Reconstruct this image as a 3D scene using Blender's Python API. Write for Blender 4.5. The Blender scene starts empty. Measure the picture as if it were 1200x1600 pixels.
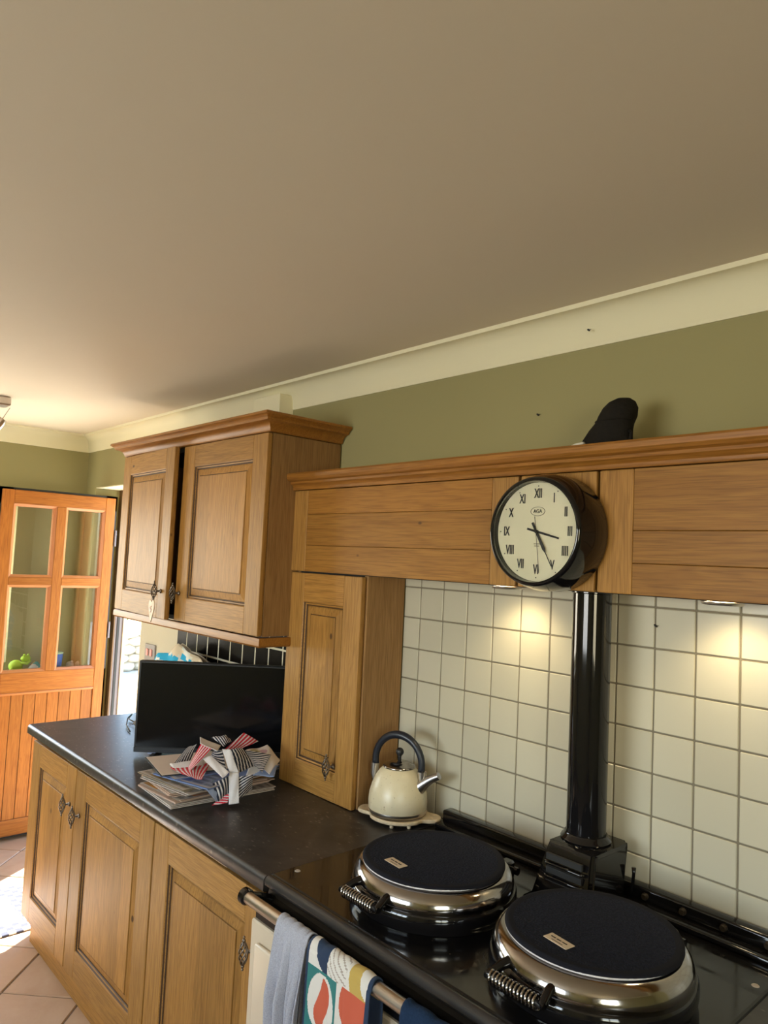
import bpy, bmesh, math, random
from mathutils import Vector, Matrix
random.seed(7)
S = bpy.context.scene
COL = S.collection
R = math.radians

# ---------------------------------------------------------------- camera
cam = bpy.data.cameras.new('camera'); camo = bpy.data.objects.new('camera', cam); COL.objects.link(camo)
Rv, Uv, Fv = Vector((0.6729, 0.7382, 0.0471)), Vector((0.0177, -0.0797, 0.9967)), Vector((-0.7395, 0.6698, 0.0668))
M = Matrix((Rv, Uv, -Fv)).transposed().to_4x4(); M.translation = Vector((0, -1.7, 1.692)); camo.matrix_world = M
cam.sensor_fit = 'VERTICAL'; cam.sensor_height = 36; cam.lens = 1131.38 / 1600 * 36; cam.clip_start = .02
S.camera = camo
# ---------------------------------------------------------------- world, sun, daylight at the windows, exposure
S.view_settings.view_transform = 'Standard'; S.view_settings.look = 'None'
S.view_settings.gamma = 1; S.view_settings.use_curve_mapping = False
S.view_settings.exposure = 1.0
W = bpy.data.worlds.new('sky'); S.world = W; W.use_nodes = True
wn = W.node_tree.nodes; wn.clear()
wo = wn.new('ShaderNodeOutputWorld'); wb = wn.new('ShaderNodeBackground'); sk = wn.new('ShaderNodeTexSky')
sk.sky_type = 'NISHITA'; sk.sun_disc = False; sk.sun_elevation = R(48); sk.sun_rotation = R(-33); sk.air_density = 1.3; sk.dust_density = 0.2; sk.ozone_density = 3.0
wb.inputs[1].default_value = 0.55
W.node_tree.links.new(sk.outputs[0], wb.inputs[0]); W.node_tree.links.new(wb.outputs[0], wo.inputs[0])
sl = bpy.data.lights.new('sun', 'SUN'); sl.energy = 24; sl.angle = R(.6); sl.color = (1, .95, .90)
so = bpy.data.objects.new('sun', sl); COL.objects.link(so)
so.rotation_euler = Vector((.55 * .67, -.83 * .67, -.74)).to_track_quat('-Z', 'Y').to_euler()
def daylight(name, loc, direction, w, h, power, color):
    l = bpy.data.lights.new(name, 'AREA'); l.shape = 'RECTANGLE'; l.size = w; l.size_y = h; l.energy = power; l.color = color
    o = bpy.data.objects.new(name, l); COL.objects.link(o); o.location = loc
    o.rotation_euler = Vector(direction).to_track_quat('-Z', 'Y').to_euler(); return o
daylight('daylight_front_window', (-1.3, -4.38, 1.55), (0, 1, 0), 1.9, 1.1, 37, (.86, .93, 1))
daylight('daylight_right_window', (1.97, -2.6, 1.55), (-1, 0, 0), 1.3, 1.1, 17, (1, .90, .62))
daylight('daylight_far_window', (-5.02, -1.35, 1.5), (1, 0, 0), 1.3, .95, 17, (1, .94, .82))
def portal(loc, direction, w, h):
    o = daylight('door_portal', loc, direction, w, h, 1, (1, 1, 1)); o.data.cycles.is_portal = True
portal((-4.18, .31, 1.03), (0, -1, 0), .8, 2.06)

# ---------------------------------------------------------------- materials
def mat(name, color=(.5, .5, .5), rough=.5, metal=0, **k):
    m = bpy.data.materials.new(name); m.use_nodes = True
    b = m.node_tree.nodes['Principled BSDF']
    b.inputs['Base Color'].default_value = (*color, 1); b.inputs['Roughness'].default_value = rough; b.inputs['Metallic'].default_value = metal
    for kk, v in k.items(): b.inputs[kk.replace('_', ' ')].default_value = v
    m['b'] = 1
    return m
def N(m, t, **kw):
    n = m.node_tree.nodes.new(t)
    for k, v in kw.items(): setattr(n, k, v)
    return n
def L(m, a, b): m.node_tree.links.new(a, b)
def bsdf(m): return m.node_tree.nodes['Principled BSDF']
def ramp(m, fac, stops, interp='LINEAR'):
    r = N(m, 'ShaderNodeValToRGB'); r.color_ramp.interpolation = interp
    e = r.color_ramp.elements
    while len(e) < len(stops): e.new(.5)
    for i, (p, c) in enumerate(stops): e[i].position = p; e[i].color = (*c, 1)
    L(m, fac, r.inputs[0]); return r.outputs[0]
def mix(m, fac, a, b, mode='MIX'):
    n = N(m, 'ShaderNodeMix', data_type='RGBA', blend_type=mode)
    for s, v in ((n.inputs[0], fac), (n.inputs[6], a), (n.inputs[7], b)):
        if hasattr(v, 'links'): L(m, v, s)
        elif isinstance(v, (int, float)): s.default_value = v
        else: s.default_value = (*v, 1)
    return n.outputs[2]
def math_(m, op, a, b=0.0):
    n = N(m, 'ShaderNodeMath', operation=op)
    for i, v in enumerate((a, b)):
        if hasattr(v, 'links'): L(m, v, n.inputs[i])
        else: n.inputs[i].default_value = v
    return n.outputs[0]
def coords(m, scale=(1, 1, 1), rnd=True):
    t = N(m, 'ShaderNodeTexCoord'); mp = N(m, 'ShaderNodeMapping'); mp.inputs['Scale'].default_value = scale
    if rnd:
        oi = N(m, 'ShaderNodeObjectInfo'); ad = N(m, 'ShaderNodeVectorMath', operation='ADD')
        mu = math_(m, 'MULTIPLY', oi.outputs['Random'], 17.0)
        L(m, t.outputs['Object'], ad.inputs[0]); L(m, mu, ad.inputs[1]); L(m, ad.outputs[0], mp.inputs[0])
    else: L(m, t.outputs['Object'], mp.inputs[0])
    return mp.outputs[0]
def noise(m, vec, scale, detail=4, rough=.55, dist=0):
    n = N(m, 'ShaderNodeTexNoise'); n.inputs['Scale'].default_value = scale; n.inputs['Detail'].default_value = detail
    n.inputs['Roughness'].default_value = rough; n.inputs['Distortion'].default_value = dist; L(m, vec, n.inputs['Vector']); return n.outputs['Fac']
def bump(m, h, strength=.2, dist=.002):
    n = N(m, 'ShaderNodeBump'); n.inputs['Strength'].default_value = strength; n.inputs['Distance'].default_value = dist
    L(m, h, n.inputs['Height']); L(m, n.outputs[0], bsdf(m).inputs['Normal'])

def wood(name, axis, lo, hi, rough=.5, stave=0, stave_axis='X', knots=True, ring=1.0):
    m = mat(name, rough=rough, Specular_IOR_Level=.3)
    ai = 'XYZ'.index(axis)
    sc = [1, 1, 1]; sc[ai] = .09
    v = coords(m, sc)
    g = noise(m, v, 26 * ring, 3, .6, .6)
    wv = math_(m, 'FRACT', math_(m, 'MULTIPLY', g, 7))
    sf = [1, 1, 1]; sf[ai] = .03
    fine = noise(m, coords(m, sf), 260, 2, .7)
    c = ramp(m, wv, [(0, lo), (.35, hi), (.8, tuple(a * .5 + b * .5 for a, b in zip(lo, hi))), (1, lo)])
    c = mix(m, .45, c, hi)
    c = mix(m, math_(m, 'MULTIPLY', ramp(m, fine, [(.35, (1, 1, 1)), (.55, (0, 0, 0))]), .5), c, tuple(x * .62 for x in lo))
    oi = N(m, 'ShaderNodeObjectInfo')
    tint = ramp(m, oi.outputs['Random'], [(0, (.86, .84, .80)), (.5, (1, 1, 1)), (1, (1.08, 1.04, .98))])
    c = mix(m, 1.0, c, tint, 'MULTIPLY')
    if stave:
        tc = N(m, 'ShaderNodeTexCoord'); sp = N(m, 'ShaderNodeSeparateXYZ'); L(m, tc.outputs['Object'], sp.inputs[0])
        fl = math_(m, 'FLOOR', math_(m, 'DIVIDE', sp.outputs[stave_axis], stave))
        wn_ = N(m, 'ShaderNodeTexWhiteNoise', noise_dimensions='1D'); L(m, math_(m, 'ADD', fl, math_(m, 'MULTIPLY', oi.outputs['Random'], 50)), wn_.inputs['W'])
        c = mix(m, 1.0, c, ramp(m, wn_.outputs[0], [(0, (.84, .82, .78)), (1, (1.1, 1.08, 1.04))]), 'MULTIPLY')
    if knots:
        sk_ = [1, 1, 1]; sk_[ai] = .6
        vo = N(m, 'ShaderNodeTexVoronoi'); vo.inputs['Scale'].default_value = 7; L(m, coords(m, sk_), vo.inputs['Vector'])
        kn = ramp(m, vo.outputs['Distance'], [(.035, (1, 1, 1)), (.055, (0, 0, 0))])
        c = mix(m, math_(m, 'MULTIPLY', kn, .85), c, (.05, .022, .01))
    L(m, c, bsdf(m).inputs['Base Color'])
    bump(m, fine, .12, .001)
    return m
OAK_LO, OAK_HI = (.26, .120, .026), (.41, .212, .052)
WZ = wood('oak_upright', 'Z', OAK_LO, OAK_HI)
WX = wood('oak_lengthways', 'X', OAK_LO, OAK_HI)
WP = wood('oak_glued_panel', 'Z', OAK_LO, OAK_HI, stave=.075)
WC = wood('oak_moulding', 'X', (.235, .090, .014), (.36, .155, .028), .4, knots=False, ring=.7)
WCY = wood('oak_moulding_end', 'Y', (.235, .090, .014), (.36, .155, .028), .4, knots=False, ring=.7)
WS = wood('oak_veneer_side', 'Z', (.25, .13, .045), (.35, .195, .075), ring=.6)
WB = wood('oak_broad_figure', 'X', (.235, .100, .017), (.34, .160, .032), ring=.45)
UZ = wood('golden_door_upright', 'Z', (.29, .090, .014), (.42, .155, .029), .42, knots=False)
UY = wood('golden_door_across', 'Y', (.29, .090, .014), (.42, .155, .029), .42, knots=False)
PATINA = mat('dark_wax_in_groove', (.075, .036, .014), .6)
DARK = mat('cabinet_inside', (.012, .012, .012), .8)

def plaster(name, col, sc=90, st=.06):
    m = mat(name, col, .85); v = coords(m, rnd=False)
    c = mix(m, noise(m, v, 1.3, 3), tuple(x * .96 for x in col), tuple(min(1, x * 1.03) for x in col)); L(m, c, bsdf(m).inputs['Base Color'])
    bump(m, noise(m, v, sc, 3), st, .003); return m
CEIL = plaster('ceiling_paint', (.70, .612, .462)); OLIVE = plaster('olive_paint', (.315, .28, .122))
COVE = plaster('cove_paint', (.80, .74, .50)); PALE = plaster('pale_paint', (.52, .46, .32))
GROUT = plaster('tile_grout', (.20, .17, .12)); WGROUT = mat('pale_grout', (.75, .66, .48), .8)
def ceramic(name, col):
    m = mat(name, col, .27); oi = N(m, 'ShaderNodeObjectInfo')
    c = ramp(m, oi.outputs['Random'], [(0, tuple(x * .93 for x in col)), (1, tuple(min(1, x * 1.04) for x in col))]); L(m, c, bsdf(m).inputs['Base Color'])
    bump(m, noise(m, coords(m), 14, 2), .09, .004); return m
TILE = ceramic('cream_glaze', (.52, .485, .375)); BTILE = ceramic('black_glaze', (.008, .006, .0045))
bsdf(BTILE).inputs['Roughness'].default_value = .14; bsdf(BTILE).inputs['IOR'].default_value = 1.2; bsdf(BTILE).inputs['Specular IOR Level'].default_value = .10
def floor_mat():
    m = mat('floor_stone', rough=.5); v = coords(m)
    n1 = noise(m, v, 3, 5, .6, .5); c = ramp(m, n1, [(.3, (.44, .28, .17)), (.55, (.52, .36, .24)), (.75, (.42, .28, .19))])
    L(m, c, bsdf(m).inputs['Base Color']); bump(m, noise(m, v, 22, 5), .3, .004); return m
FLOOR = floor_mat(); FGROUT = mat('floor_grout', (.17, .12, .08), .9)
def laminate():
    m = mat('slate_laminate', rough=.37); v = coords(m, rnd=False)
    n1 = noise(m, v, 12, 6, .65, 1.2); c = ramp(m, n1, [(.3, (.018, .016, .015)), (.55, (.035, .031, .029)), (.72, (.055, .048, .043))])
    vs = N(m, 'ShaderNodeMapping'); vs.inputs['Scale'].default_value = (1, 2.2, 1); vs.inputs['Rotation'].default_value = (0, 0, .5); L(m, v, vs.inputs[0])
    vo = N(m, 'ShaderNodeTexVoronoi'); vo.inputs['Scale'].default_value = 34; L(m, vs.outputs[0], vo.inputs['Vector'])
    fl = math_(m, 'MULTIPLY', ramp(m, vo.outputs['Distance'], [(.13, (1, 1, 1)), (.25, (0, 0, 0))]), ramp(m, noise(m, v, 17, 2), [(.42, (0, 0, 0)), (.50, (1, 1, 1))]))
    c = mix(m, math_(m, 'MULTIPLY', fl, .65), c, (.19, .165, .14)); L(m, c, bsdf(m).inputs['Base Color'])
    bump(m, n1, .06, .002); return m
LAM = laminate(); LAMEDGE = mat('aluminium_joint_strip', (.7, .62, .52), .3, 1)
def enamel():
    m = mat('black_enamel', (.006, .0055, .006), .06); v = coords(m, rnd=False)
    sm = noise(m, v, 7, 6, .7, .8)
    r = ramp(m, sm, [(.42, (.05, .05, .05)), (.7, (.30, .30, .30))]); L(m, r, bsdf(m).inputs['Roughness'])
    vo = N(m, 'ShaderNodeTexVoronoi'); vo.inputs['Scale'].default_value = 60; L(m, v, vo.inputs['Vector'])
    cr = math_(m, 'MULTIPLY', ramp(m, vo.outputs['Distance'], [(.05, (1, 1, 1)), (.09, (0, 0, 0))]), ramp(m, noise(m, v, 9, 2), [(.60, (0, 0, 0)), (.66, (1, 1, 1))]))
    L(m, mix(m, math_(m, 'MULTIPLY', cr, .8), (.006, .0055, .006), (.30, .24, .17)), bsdf(m).inputs['Base Color']); return m
ENAM = enamel(); GLOSS = mat('black_gloss', (.006, .0055, .006), .07); CREAM = mat('cream_enamel', (.62, .52, .38), .3)
CHROME = mat('chrome', (.38, .355, .34), .13, 1); STEEL = mat('brushed_steel', (.62, .58, .54), .28, 1)
BRONZE = mat('aged_iron', (.20, .165, .13), .38, .9); PLAST = mat('black_plastic', (.012, .012, .014), .38)
BLACKM = mat('black_print', (.012, .012, .010), .6)
def fabric(name, col, sc=500, rough=.95, st=.5, hi=1.3, bd=.002):
    m = mat(name, col, rough, Specular_IOR_Level=.15); v = coords(m); n1 = noise(m, v, sc, 2)
    L(m, mix(m, n1, tuple(x * .6 for x in col), tuple(min(1, x * hi) for x in col)), bsdf(m).inputs['Base Color']); bump(m, n1, st, bd); return m
NAVYT = fabric('navy_terry', (.0065, .0075, .013), 190, 1, 1.0, 3, .006); NAVYE = fabric('black_binding', (.012, .012, .017), 800)
WHITEF = fabric('white_tape', (.72, .68, .68), 700); SUEDE = fabric('black_suede', (.012, .010, .007), 160, .8)
GLASS = mat('pane_glass', (1, 1, 1), .0, Transmission_Weight=1.0, IOR=1.45)
GASK = mat('black_gasket', (.01, .012, .012), .5); UPVC = mat('white_plastic_frame', (.8, .82, .8), .3)
GREYF = mat('grey_frame_section', (.19, .17, .19), .35)
def emit(name, col, s):
    m = mat(name, col, .5); bsdf(m).inputs['Emission Color'].default_value = (*col, 1); bsdf(m).inputs['Emission Strength'].default_value = s; return m
def vcol(name, rough=.7, bumpy=0):
    m = mat(name, rough=rough); a = N(m, 'ShaderNodeVertexColor', layer_name='print'); L(m, a.outputs[0], bsdf(m).inputs['Base Color'])
    if bumpy: bump(m, noise(m, coords(m), bumpy, 2), .3, .002)
    return m
PRINT = vcol('printed_paper', .55); PRINTF = vcol('printed_cloth', .95, 600); PAPER = mat('paper', (.52, .45, .40), .8)

# ---------------------------------------------------------------- builders
def mesh_obj(name, bm, m, parent=None, smooth=False, loc=None, rot=None):
    me = bpy.data.meshes.new(name); bm.normal_update(); bm.to_mesh(me); bm.free()
    for x in (m if isinstance(m, (list, tuple)) else [m]): me.materials.append(x)
    if smooth:
        for p in me.polygons: p.use_smooth = True
    o = bpy.data.objects.new(name, me); COL.objects.link(o)
    if parent: o.parent = parent
    if loc: o.location = loc
    if rot: o.rotation_euler = rot
    return o
def auto(o, ang=40):
    me = o.data
    for p in me.polygons: p.use_smooth = True
    b = bmesh.new(); b.from_mesh(me)
    for e in b.edges:
        if len(e.link_faces) == 2 and e.calc_face_angle(0) > R(ang): e.smooth = False
    b.to_mesh(me); b.free(); return o
def empty(name, loc=(0, 0, 0), rotz=0, parent=None):
    o = bpy.data.objects.new(name, None); COL.objects.link(o); o.location = loc; o.rotation_euler = (0, 0, rotz); o.empty_display_size = .05
    if parent: o.parent = parent
    return o
def tag(o, label=None, cat=None, group=None, kind=None):
    if label: o['label'] = label
    if cat: o['category'] = cat
    if group: o['group'] = group
    if kind: o['kind'] = kind
    return o
def struct(name, bm, m): return tag(mesh_obj(name, bm, m), kind='structure')
def box(bm, x0, x1, y0, y1, z0, z1, bev=0, seg=1):
    b = bmesh.new() if bev else bm
    vs = [b.verts.new((x, y, z)) for x in (x0, x1) for y in (y0, y1) for z in (z0, z1)]
    for f in ((0, 1, 3, 2), (4, 6, 7, 5), (0, 4, 5, 1), (2, 3, 7, 6), (0, 2, 6, 4), (1, 5, 7, 3)): b.faces.new([vs[i] for i in f])
    if bev:
        bmesh.ops.bevel(b, geom=b.edges[:], offset=bev, segments=seg, affect='EDGES', profile=.5)
        merge(bm, b)
    return bm
def merge(bm, b, mtx=None):
    if mtx: bmesh.ops.transform(b, matrix=mtx, verts=b.verts[:])
    mp = {v: bm.verts.new(v.co) for v in b.verts}
    for f in b.faces:
        try: n = bm.faces.new([mp[v] for v in f.verts]); n.material_index = f.material_index; n.smooth = f.smooth
        except ValueError: pass
    b.free()
def B(*a, **k): return box(bmesh.new(), *a, **k)
def lathe(bm, prof, c=(0, 0, 0), seg=48, axis='Z', mi=0):
    rings = []
    for r, h in prof:
        ring = []
        for i in range(seg):
            a = 2 * math.pi * i / seg; p = (r * math.cos(a), r * math.sin(a), h)
            if axis == 'Y': p = (p[0], p[2], p[1])
            if axis == 'X': p = (p[2], p[0], p[1])
            ring.append(bm.verts.new((p[0] + c[0], p[1] + c[1], p[2] + c[2])))
        rings.append(ring)
    for a, b in zip(rings, rings[1:]):
        for i in range(seg):
            j = (i + 1) % seg; f = bm.faces.new((a[i], a[j], b[j], b[i])); f.material_index = mi
    for rg in (rings[0], rings[-1]):
        try: bm.faces.new(rg).material_index = mi
        except ValueError: pass
    bmesh.ops.recalc_face_normals(bm, faces=bm.faces[:])
    return bm
def tube(bm, pts, rad, seg=8, flat=None):
    pts = [Vector(p) for p in pts]; n = len(pts); rads = rad if isinstance(rad, (list, tuple)) else [rad] * n
    rings = []; up = None
    for i, p in enumerate(pts):
        t = (pts[min(i + 1, n - 1)] - pts[max(i - 1, 0)]).normalized()
        if up is None: up = t.orthogonal().normalized()
        up = (up - t * up.dot(t)).normalized(); s = t.cross(up)
        rings.append([bm.verts.new(p + (up * math.cos(2 * math.pi * k / seg) + s * math.sin(2 * math.pi * k / seg)) * rads[i]) for k in range(seg)])
    for a, b in zip(rings, rings[1:]):
        for k in range(seg): bm.faces.new((a[k], a[(k + 1) % seg], b[(k + 1) % seg], b[k]))
    bm.faces.new(rings[0][::-1]); bm.faces.new(rings[-1]); return bm
def ball(bm, c, r, seg=12, sc=(1, 1, 1)):
    b = bmesh.new(); bmesh.ops.create_uvsphere(b, u_segments=seg, v_segments=seg // 2 + 2, radius=r)
    merge(bm, b, Matrix.Translation(c) @ Matrix.Diagonal((*sc, 1))); return bm
def sweep(bm, path, prof, closed_prof=True):
    """profile (out, z) carried along a horizontal path, mitred; out = right-hand side of the path."""
    n = len(path); rings = []
    for i, p in enumerate(path):
        p = Vector(p)
        d1 = (p - Vector(path[i - 1])).normalized() if i else None
        d2 = (Vector(path[i + 1]) - p).normalized() if i < n - 1 else None
        d1 = d1 or d2; d2 = d2 or d1
        n1 = Vector((d1.y, -d1.x)); n2 = Vector((d2.y, -d2.x)); mt = (n1 + n2).normalized(); k = 1 / mt.dot(n1)
        rings.append([bm.verts.new((p.x + mt.x * k * o, p.y + mt.y * k * o, z)) for o, z in prof])
    m = len(prof)
    for a, b in zip(rings, rings[1:]):
        for k in range(m if closed_prof else m - 1):
            bm.faces.new((a[k], b[k], b[(k + 1) % m], a[(k + 1) % m]))
    if closed_prof: bm.faces.new(rings[0]); bm.faces.new(rings[-1][::-1])
    bmesh.ops.recalc_face_normals(bm, faces=bm.faces[:]); return bm
def sheet(name, fn, nu, nv, m, parent=None, col=None, thick=0, smooth=True):
    me = bpy.data.meshes.new(name); vs = []; fs = []
    for j in range(nv + 1):
        for i in range(nu + 1): vs.append(fn(i / nu, j / nv))
    w = nu + 1
    for j in range(nv):
        for i in range(nu): fs.append((j * w + i, j * w + i + 1, (j + 1) * w + i + 1, (j + 1) * w + i))
    me.from_pydata(vs, [], fs); me.materials.append(m)
    if smooth:
        for p in me.polygons: p.use_smooth = True
    if col:
        ca = me.color_attributes.new('print', 'FLOAT_COLOR', 'CORNER'); k = 0
        for j in range(nv):
            for i in range(nu):
                c = col((i + .5) / nu, (j + .5) / nv)
                for _ in range(4): ca.data[k].color = (*c, 1); k += 1
    o = bpy.data.objects.new(name, me); COL.objects.link(o)
    if parent: o.parent = parent
    if thick:
        s = o.modifiers.new('thickness', 'SOLIDIFY'); s.thickness = thick; s.offset = 0
    return o
def text(name, body, size, m, loc, rot, parent, sx=1, ext=.0004, align='CENTER', weight=0):
    cu = bpy.data.curves.new(name, 'FONT'); cu.body = body; cu.size = size; cu.extrude = ext; cu.align_x = align; cu.align_y = 'CENTER'; cu.offset = weight; cu.resolution_u = 3
    t = bpy.data.objects.new(name, cu); COL.objects.link(t); bpy.context.view_layer.update()
    me = bpy.data.meshes.new_from_object(t.evaluated_get(bpy.context.evaluated_depsgraph_get())); bpy.data.objects.remove(t)
    me.materials.clear(); me.materials.append(m)
    o = bpy.data.objects.new(name, me); COL.objects.link(o); o.parent = parent; o.location = loc; o.rotation_euler = rot; o.scale = (sx, 1, 1); return o

# ---------------------------------------------------------------- room shell
CZ = 2.40; XF = -4.74; XR = 1.8; YF = -4.2
DX0, DX1, DZ = -4.58, -3.78, 2.065           # doorway in the tiled wall
bm = bmesh.new()
box(bm, XF - .3, DX0, 0, .25, 0, CZ); box(bm, DX0, DX1, 0, .25, DZ, CZ); box(bm, DX1, XR + .2, 0, .3, 0, CZ)
wall_back = struct('wall_back', bm, OLIVE)
bm = bmesh.new()
box(bm, DX1, -3.345, -.002, .0, .0, 2.0)
mesh_obj('pale_band', bm, PALE, wall_back)
mesh_obj('soffit', B(DX0, DX1, .002, .16, DZ - .006, DZ), COVE, wall_back)
bm = bmesh.new(); box(bm, XF - .3, XF, YF, 0, 0, .98); box(bm, XF - .3, XF, YF, 0, 1.98, CZ); box(bm, XF - .3, XF, -.40, 0, .98, 1.98); box(bm, XF - .3, XF, YF, -1.95, .98, 1.98)
struct('wall_left', bm, OLIVE)
bm = bmesh.new(); box(bm, XR, XR + .2, YF, 0, 0, 1.0); box(bm, XR, XR + .2, YF, 0, 2.1, CZ); box(bm, XR, XR + .2, -1.95, 0, 1.0, 2.1); box(bm, XR, XR + .2, YF, -3.25, 1.0, 2.1)
struct('wall_right', bm, OLIVE)
bm = bmesh.new(); box(bm, XF - .3, XR + .2, YF - .2, YF, 0, 1.0); box(bm, XF - .3, XR + .2, YF - .2, YF, 2.1, CZ); box(bm, XF - .3, -2.25, YF - .2, YF, 1.0, 2.1); box(bm, -.35, XR + .2, YF - .2, YF, 1.0, 2.1)
struct('wall_front', bm, OLIVE)
struct('ceiling', B(XF - .3, XR + .2, YF - .2, .25, CZ, CZ + .12), CEIL)
flo = struct('floor', B(XF - .3, XR + .2, YF - .2, .3, -.12, -.004), FGROUT)
# diagonal stone floor tiles
u0, v0, pt = -2.2325 / math.sqrt(2), -3.375 / math.sqrt(2), .3105
tm = bmesh.new(); box(tm, -pt / 2 + .003, pt / 2 - .003, -pt / 2 + .003, pt / 2 - .003, -.02, 0, bev=.003)
tile_src = None
for i in range(-8, 7):
    for j in range(-8, 9):
        uu, vv = u0 + (i + .5) * pt, v0 + (j + .5) * pt
        x, y = (uu + vv) / math.sqrt(2), (vv - uu) / math.sqrt(2)
        if not (-4.9 < x < -1.4 and -2.3 < y < .22): continue
        if x < -4.5 and y < 0 and x < XF + .05: continue
        if y > -.02 and not (-4.5 < x < -3.9): continue
        if tile_src is None: o = tile_src = mesh_obj('floor_tile', tm, FLOOR, flo)
        else: o = tile_src.copy(); COL.objects.link(o)
        o.location = (x, y, random.uniform(-.0008, .0008)); o.rotation_euler = (0, 0, R(45))
# plaster cove: swept round the room
def cove_prof():
    p = [(0, CZ - .105), (.004, CZ - .105), (.006, CZ - .098)]
    for k in range(9):
        a = k / 8 * math.pi / 2; p.append((.006 + .052 * (1 - math.cos(a)), CZ - .095 + .083 * math.sin(a)))
    p += [(.068, CZ - .012), (.070, CZ), (0, CZ)]
    return p
for nm, pth in (('trim_1', [(XF, 0), (XR, 0)]), ('trim_2', [(XF, YF), (XF, 0)]), ('trim_3', [(XR, 0), (XR, YF)]), ('trim_4', [(XR, YF), (XF, YF)])):
    # mitred ends by overshooting along neighbours
    o = struct(nm, sweep(bmesh.new(), pth, cove_prof()), COVE); auto(o, 35)
struct('trim_5', B(-2.66, -2.463, -.072, 0, 2.18, 2.353, bev=.002), COVE)     # boxed pipe above the cupboard
# ---- wall tiles
def tiled(name, x0, x1, z0, z1, xl, zl, px, pz, m, gm, gap, backname, gy=-.0062):
    mesh_obj(backname, B(x0, x1, gy, 0.0, z0, z1), gm, wall_back)
    xs = sorted({round(x, 4) for x in [x0, x1] + [xl + k * px for k in range(-40, 40) if x0 < xl + k * px < x1]})
    zs = sorted({round(z, 4) for z in [z0, z1] + [zl + k * pz for k in range(-40, 40) if z0 < zl + k * pz < z1]})
    cache = {}
    for a, b in zip(xs, xs[1:]):
        for c, d in zip(zs, zs[1:]):
            w, h = b - a - gap, d - c - gap
            if w < .008 or h < .008: continue
            key = (round(w, 3), round(h, 3))
            if key not in cache:
                o = mesh_obj(name, box(bmesh.new(), -w / 2, w / 2, -.009, -.001, -h / 2, h / 2, bev=min(.0016, w / 4, h / 4), seg=1), m, wall_back)
                cache[key] = o
            else: o = cache[key].copy(); COL.objects.link(o)
            o.location = ((a + b) / 2, random.uniform(-.0006, .0002), (c + d) / 2); o.rotation_euler = (random.uniform(-.003, .003), 0, random.uniform(-.003, .003))
tiled('tile', -1.745, .24, .90, 1.68, -.664, 1.609, .1005, .0995, TILE, GROUT, .0042, 'grout')
tiled('black_tile', -3.345, -2.12, .90, 1.42, -3.345, 1.213, .1015, .1, BTILE, WGROUT, .0070, 'pale_grout', -.0083)
# ---- windows
def window(name, x0, x1, y0, y1, z0, z1, axis, bars):
    """frame in a wall opening; axis = normal"""
    f = bmesh.new(); t = .05
    def bx(a0, a1, c0, c1):
        if axis == 'Y': box(f, a0, a1, y0, y1, c0, c1, bev=.006)
        else: box(f, x0, x1, a0, a1, c0, c1, bev=.006)
    A0, A1 = (x0, x1) if axis == 'Y' else (y0, y1)
    bx(A0, A1, z0, z0 + t); bx(A0, A1, z1 - t, z1); bx(A0, A0 + t, z0, z1); bx(A1 - t, A1, z0, z1)
    for k in range(1, bars + 1):
        q = A0 + (A1 - A0) * k / (bars + 1); bx(q - .03, q + .03, z0, z1)
    fr = struct(name, f, UPVC)
    if axis == 'Y': g = B(A0 + t, A1 - t, (y0 + y1) / 2 - .003, (y0 + y1) / 2 + .003, z0 + t, z1 - t)
    else: g = B((x0 + x1) / 2 - .003, (x0 + x1) / 2 + .003, A0 + t, A1 - t, z0 + t, z1 - t)
    return fr
w1 = window('window_1', -4.90, -4.84, -1.95, -.40, .98, 1.98, 'X', 1)
window('window_2', -2.25, -.35, -4.33, -4.27, 1.0, 2.1, 'Y', 3)
window('window_3', 1.87, 1.93, -3.25, -1.95, 1.0, 2.1, 'X', 1)
h = bmesh.new(); tube(h, [(-4.835, -.425, 1.20), (-4.80, -.425, 1.20), (-4.795, -.425, 1.17), (-4.80, -.425, 1.09)], .008); auto(mesh_obj('window_handle', h, UPVC, w1))
struct('trim_6', B(XF, XF + .10, -1.95, -.04, .905, .93, bev=.004), UPVC)      # narrow sill board under the far window

# ---------------------------------------------------------------- outside the doorway
tag(mesh_obj('patio', B(-16, 8, .3, 14, -.14, -.05), plaster('patio_stone', (.62, .58, .5), 30, .3)), kind='structure')
GR = mat('hedge_leaf', (.06, .16, .03), .6)
ST = plaster('pale_stone', (.55, .50, .40), 12, .6)
bank = empty('stone_bank', (-10.2, 2.6, -.05)); tag(bank, 'low pale stone bank beyond the patio outside the doorway', 'wall')
r2 = random.Random(3)
sto = []
mesh_obj('earth_core', B(-.35, .02, -1.7, 3.3, 0, .60), ST, bank)
for i in range(20):
    for j in range(5):
        b = bmesh.new(); bmesh.ops.create_icosphere(b, subdivisions=2, radius=1)
        for v in b.verts: v.co *= 1 + r2.uniform(-.12, .12)
        if len(sto) < 6:
            o = mesh_obj('stone', b, ST, bank); auto(o, 60); sto.append(o)
        else: b.free(); o = sto[(i * 5 + j) % 6].copy(); COL.objects.link(o)
        o.location = (r2.uniform(-.06, .06), -1.6 + i * .24 + (j % 2) * .12, .06 + j * .12); o.scale = (.2, .16, .085)
hb = bmesh.new()
for k in range(2600):
    c = Vector((-11.2 + r2.uniform(-.35, .35), 2.6 + r2.uniform(-2.5, 3.2), .62 + r2.uniform(0, .75)))
    d = Vector((r2.uniform(-1, 1), r2.uniform(-1, 1), r2.uniform(-1, 1))).normalized(); e = d.orthogonal().normalized(); s = r2.uniform(.05, .11)
    hb.faces.new([hb.verts.new(c + x) for x in (d * s, e * s * .5, -d * s, -e * s * .5)])
tag(mesh_obj('hedge', hb, GR), 'leafy green hedge rising behind the stone bank outside', 'hedge', kind='stuff')

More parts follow.
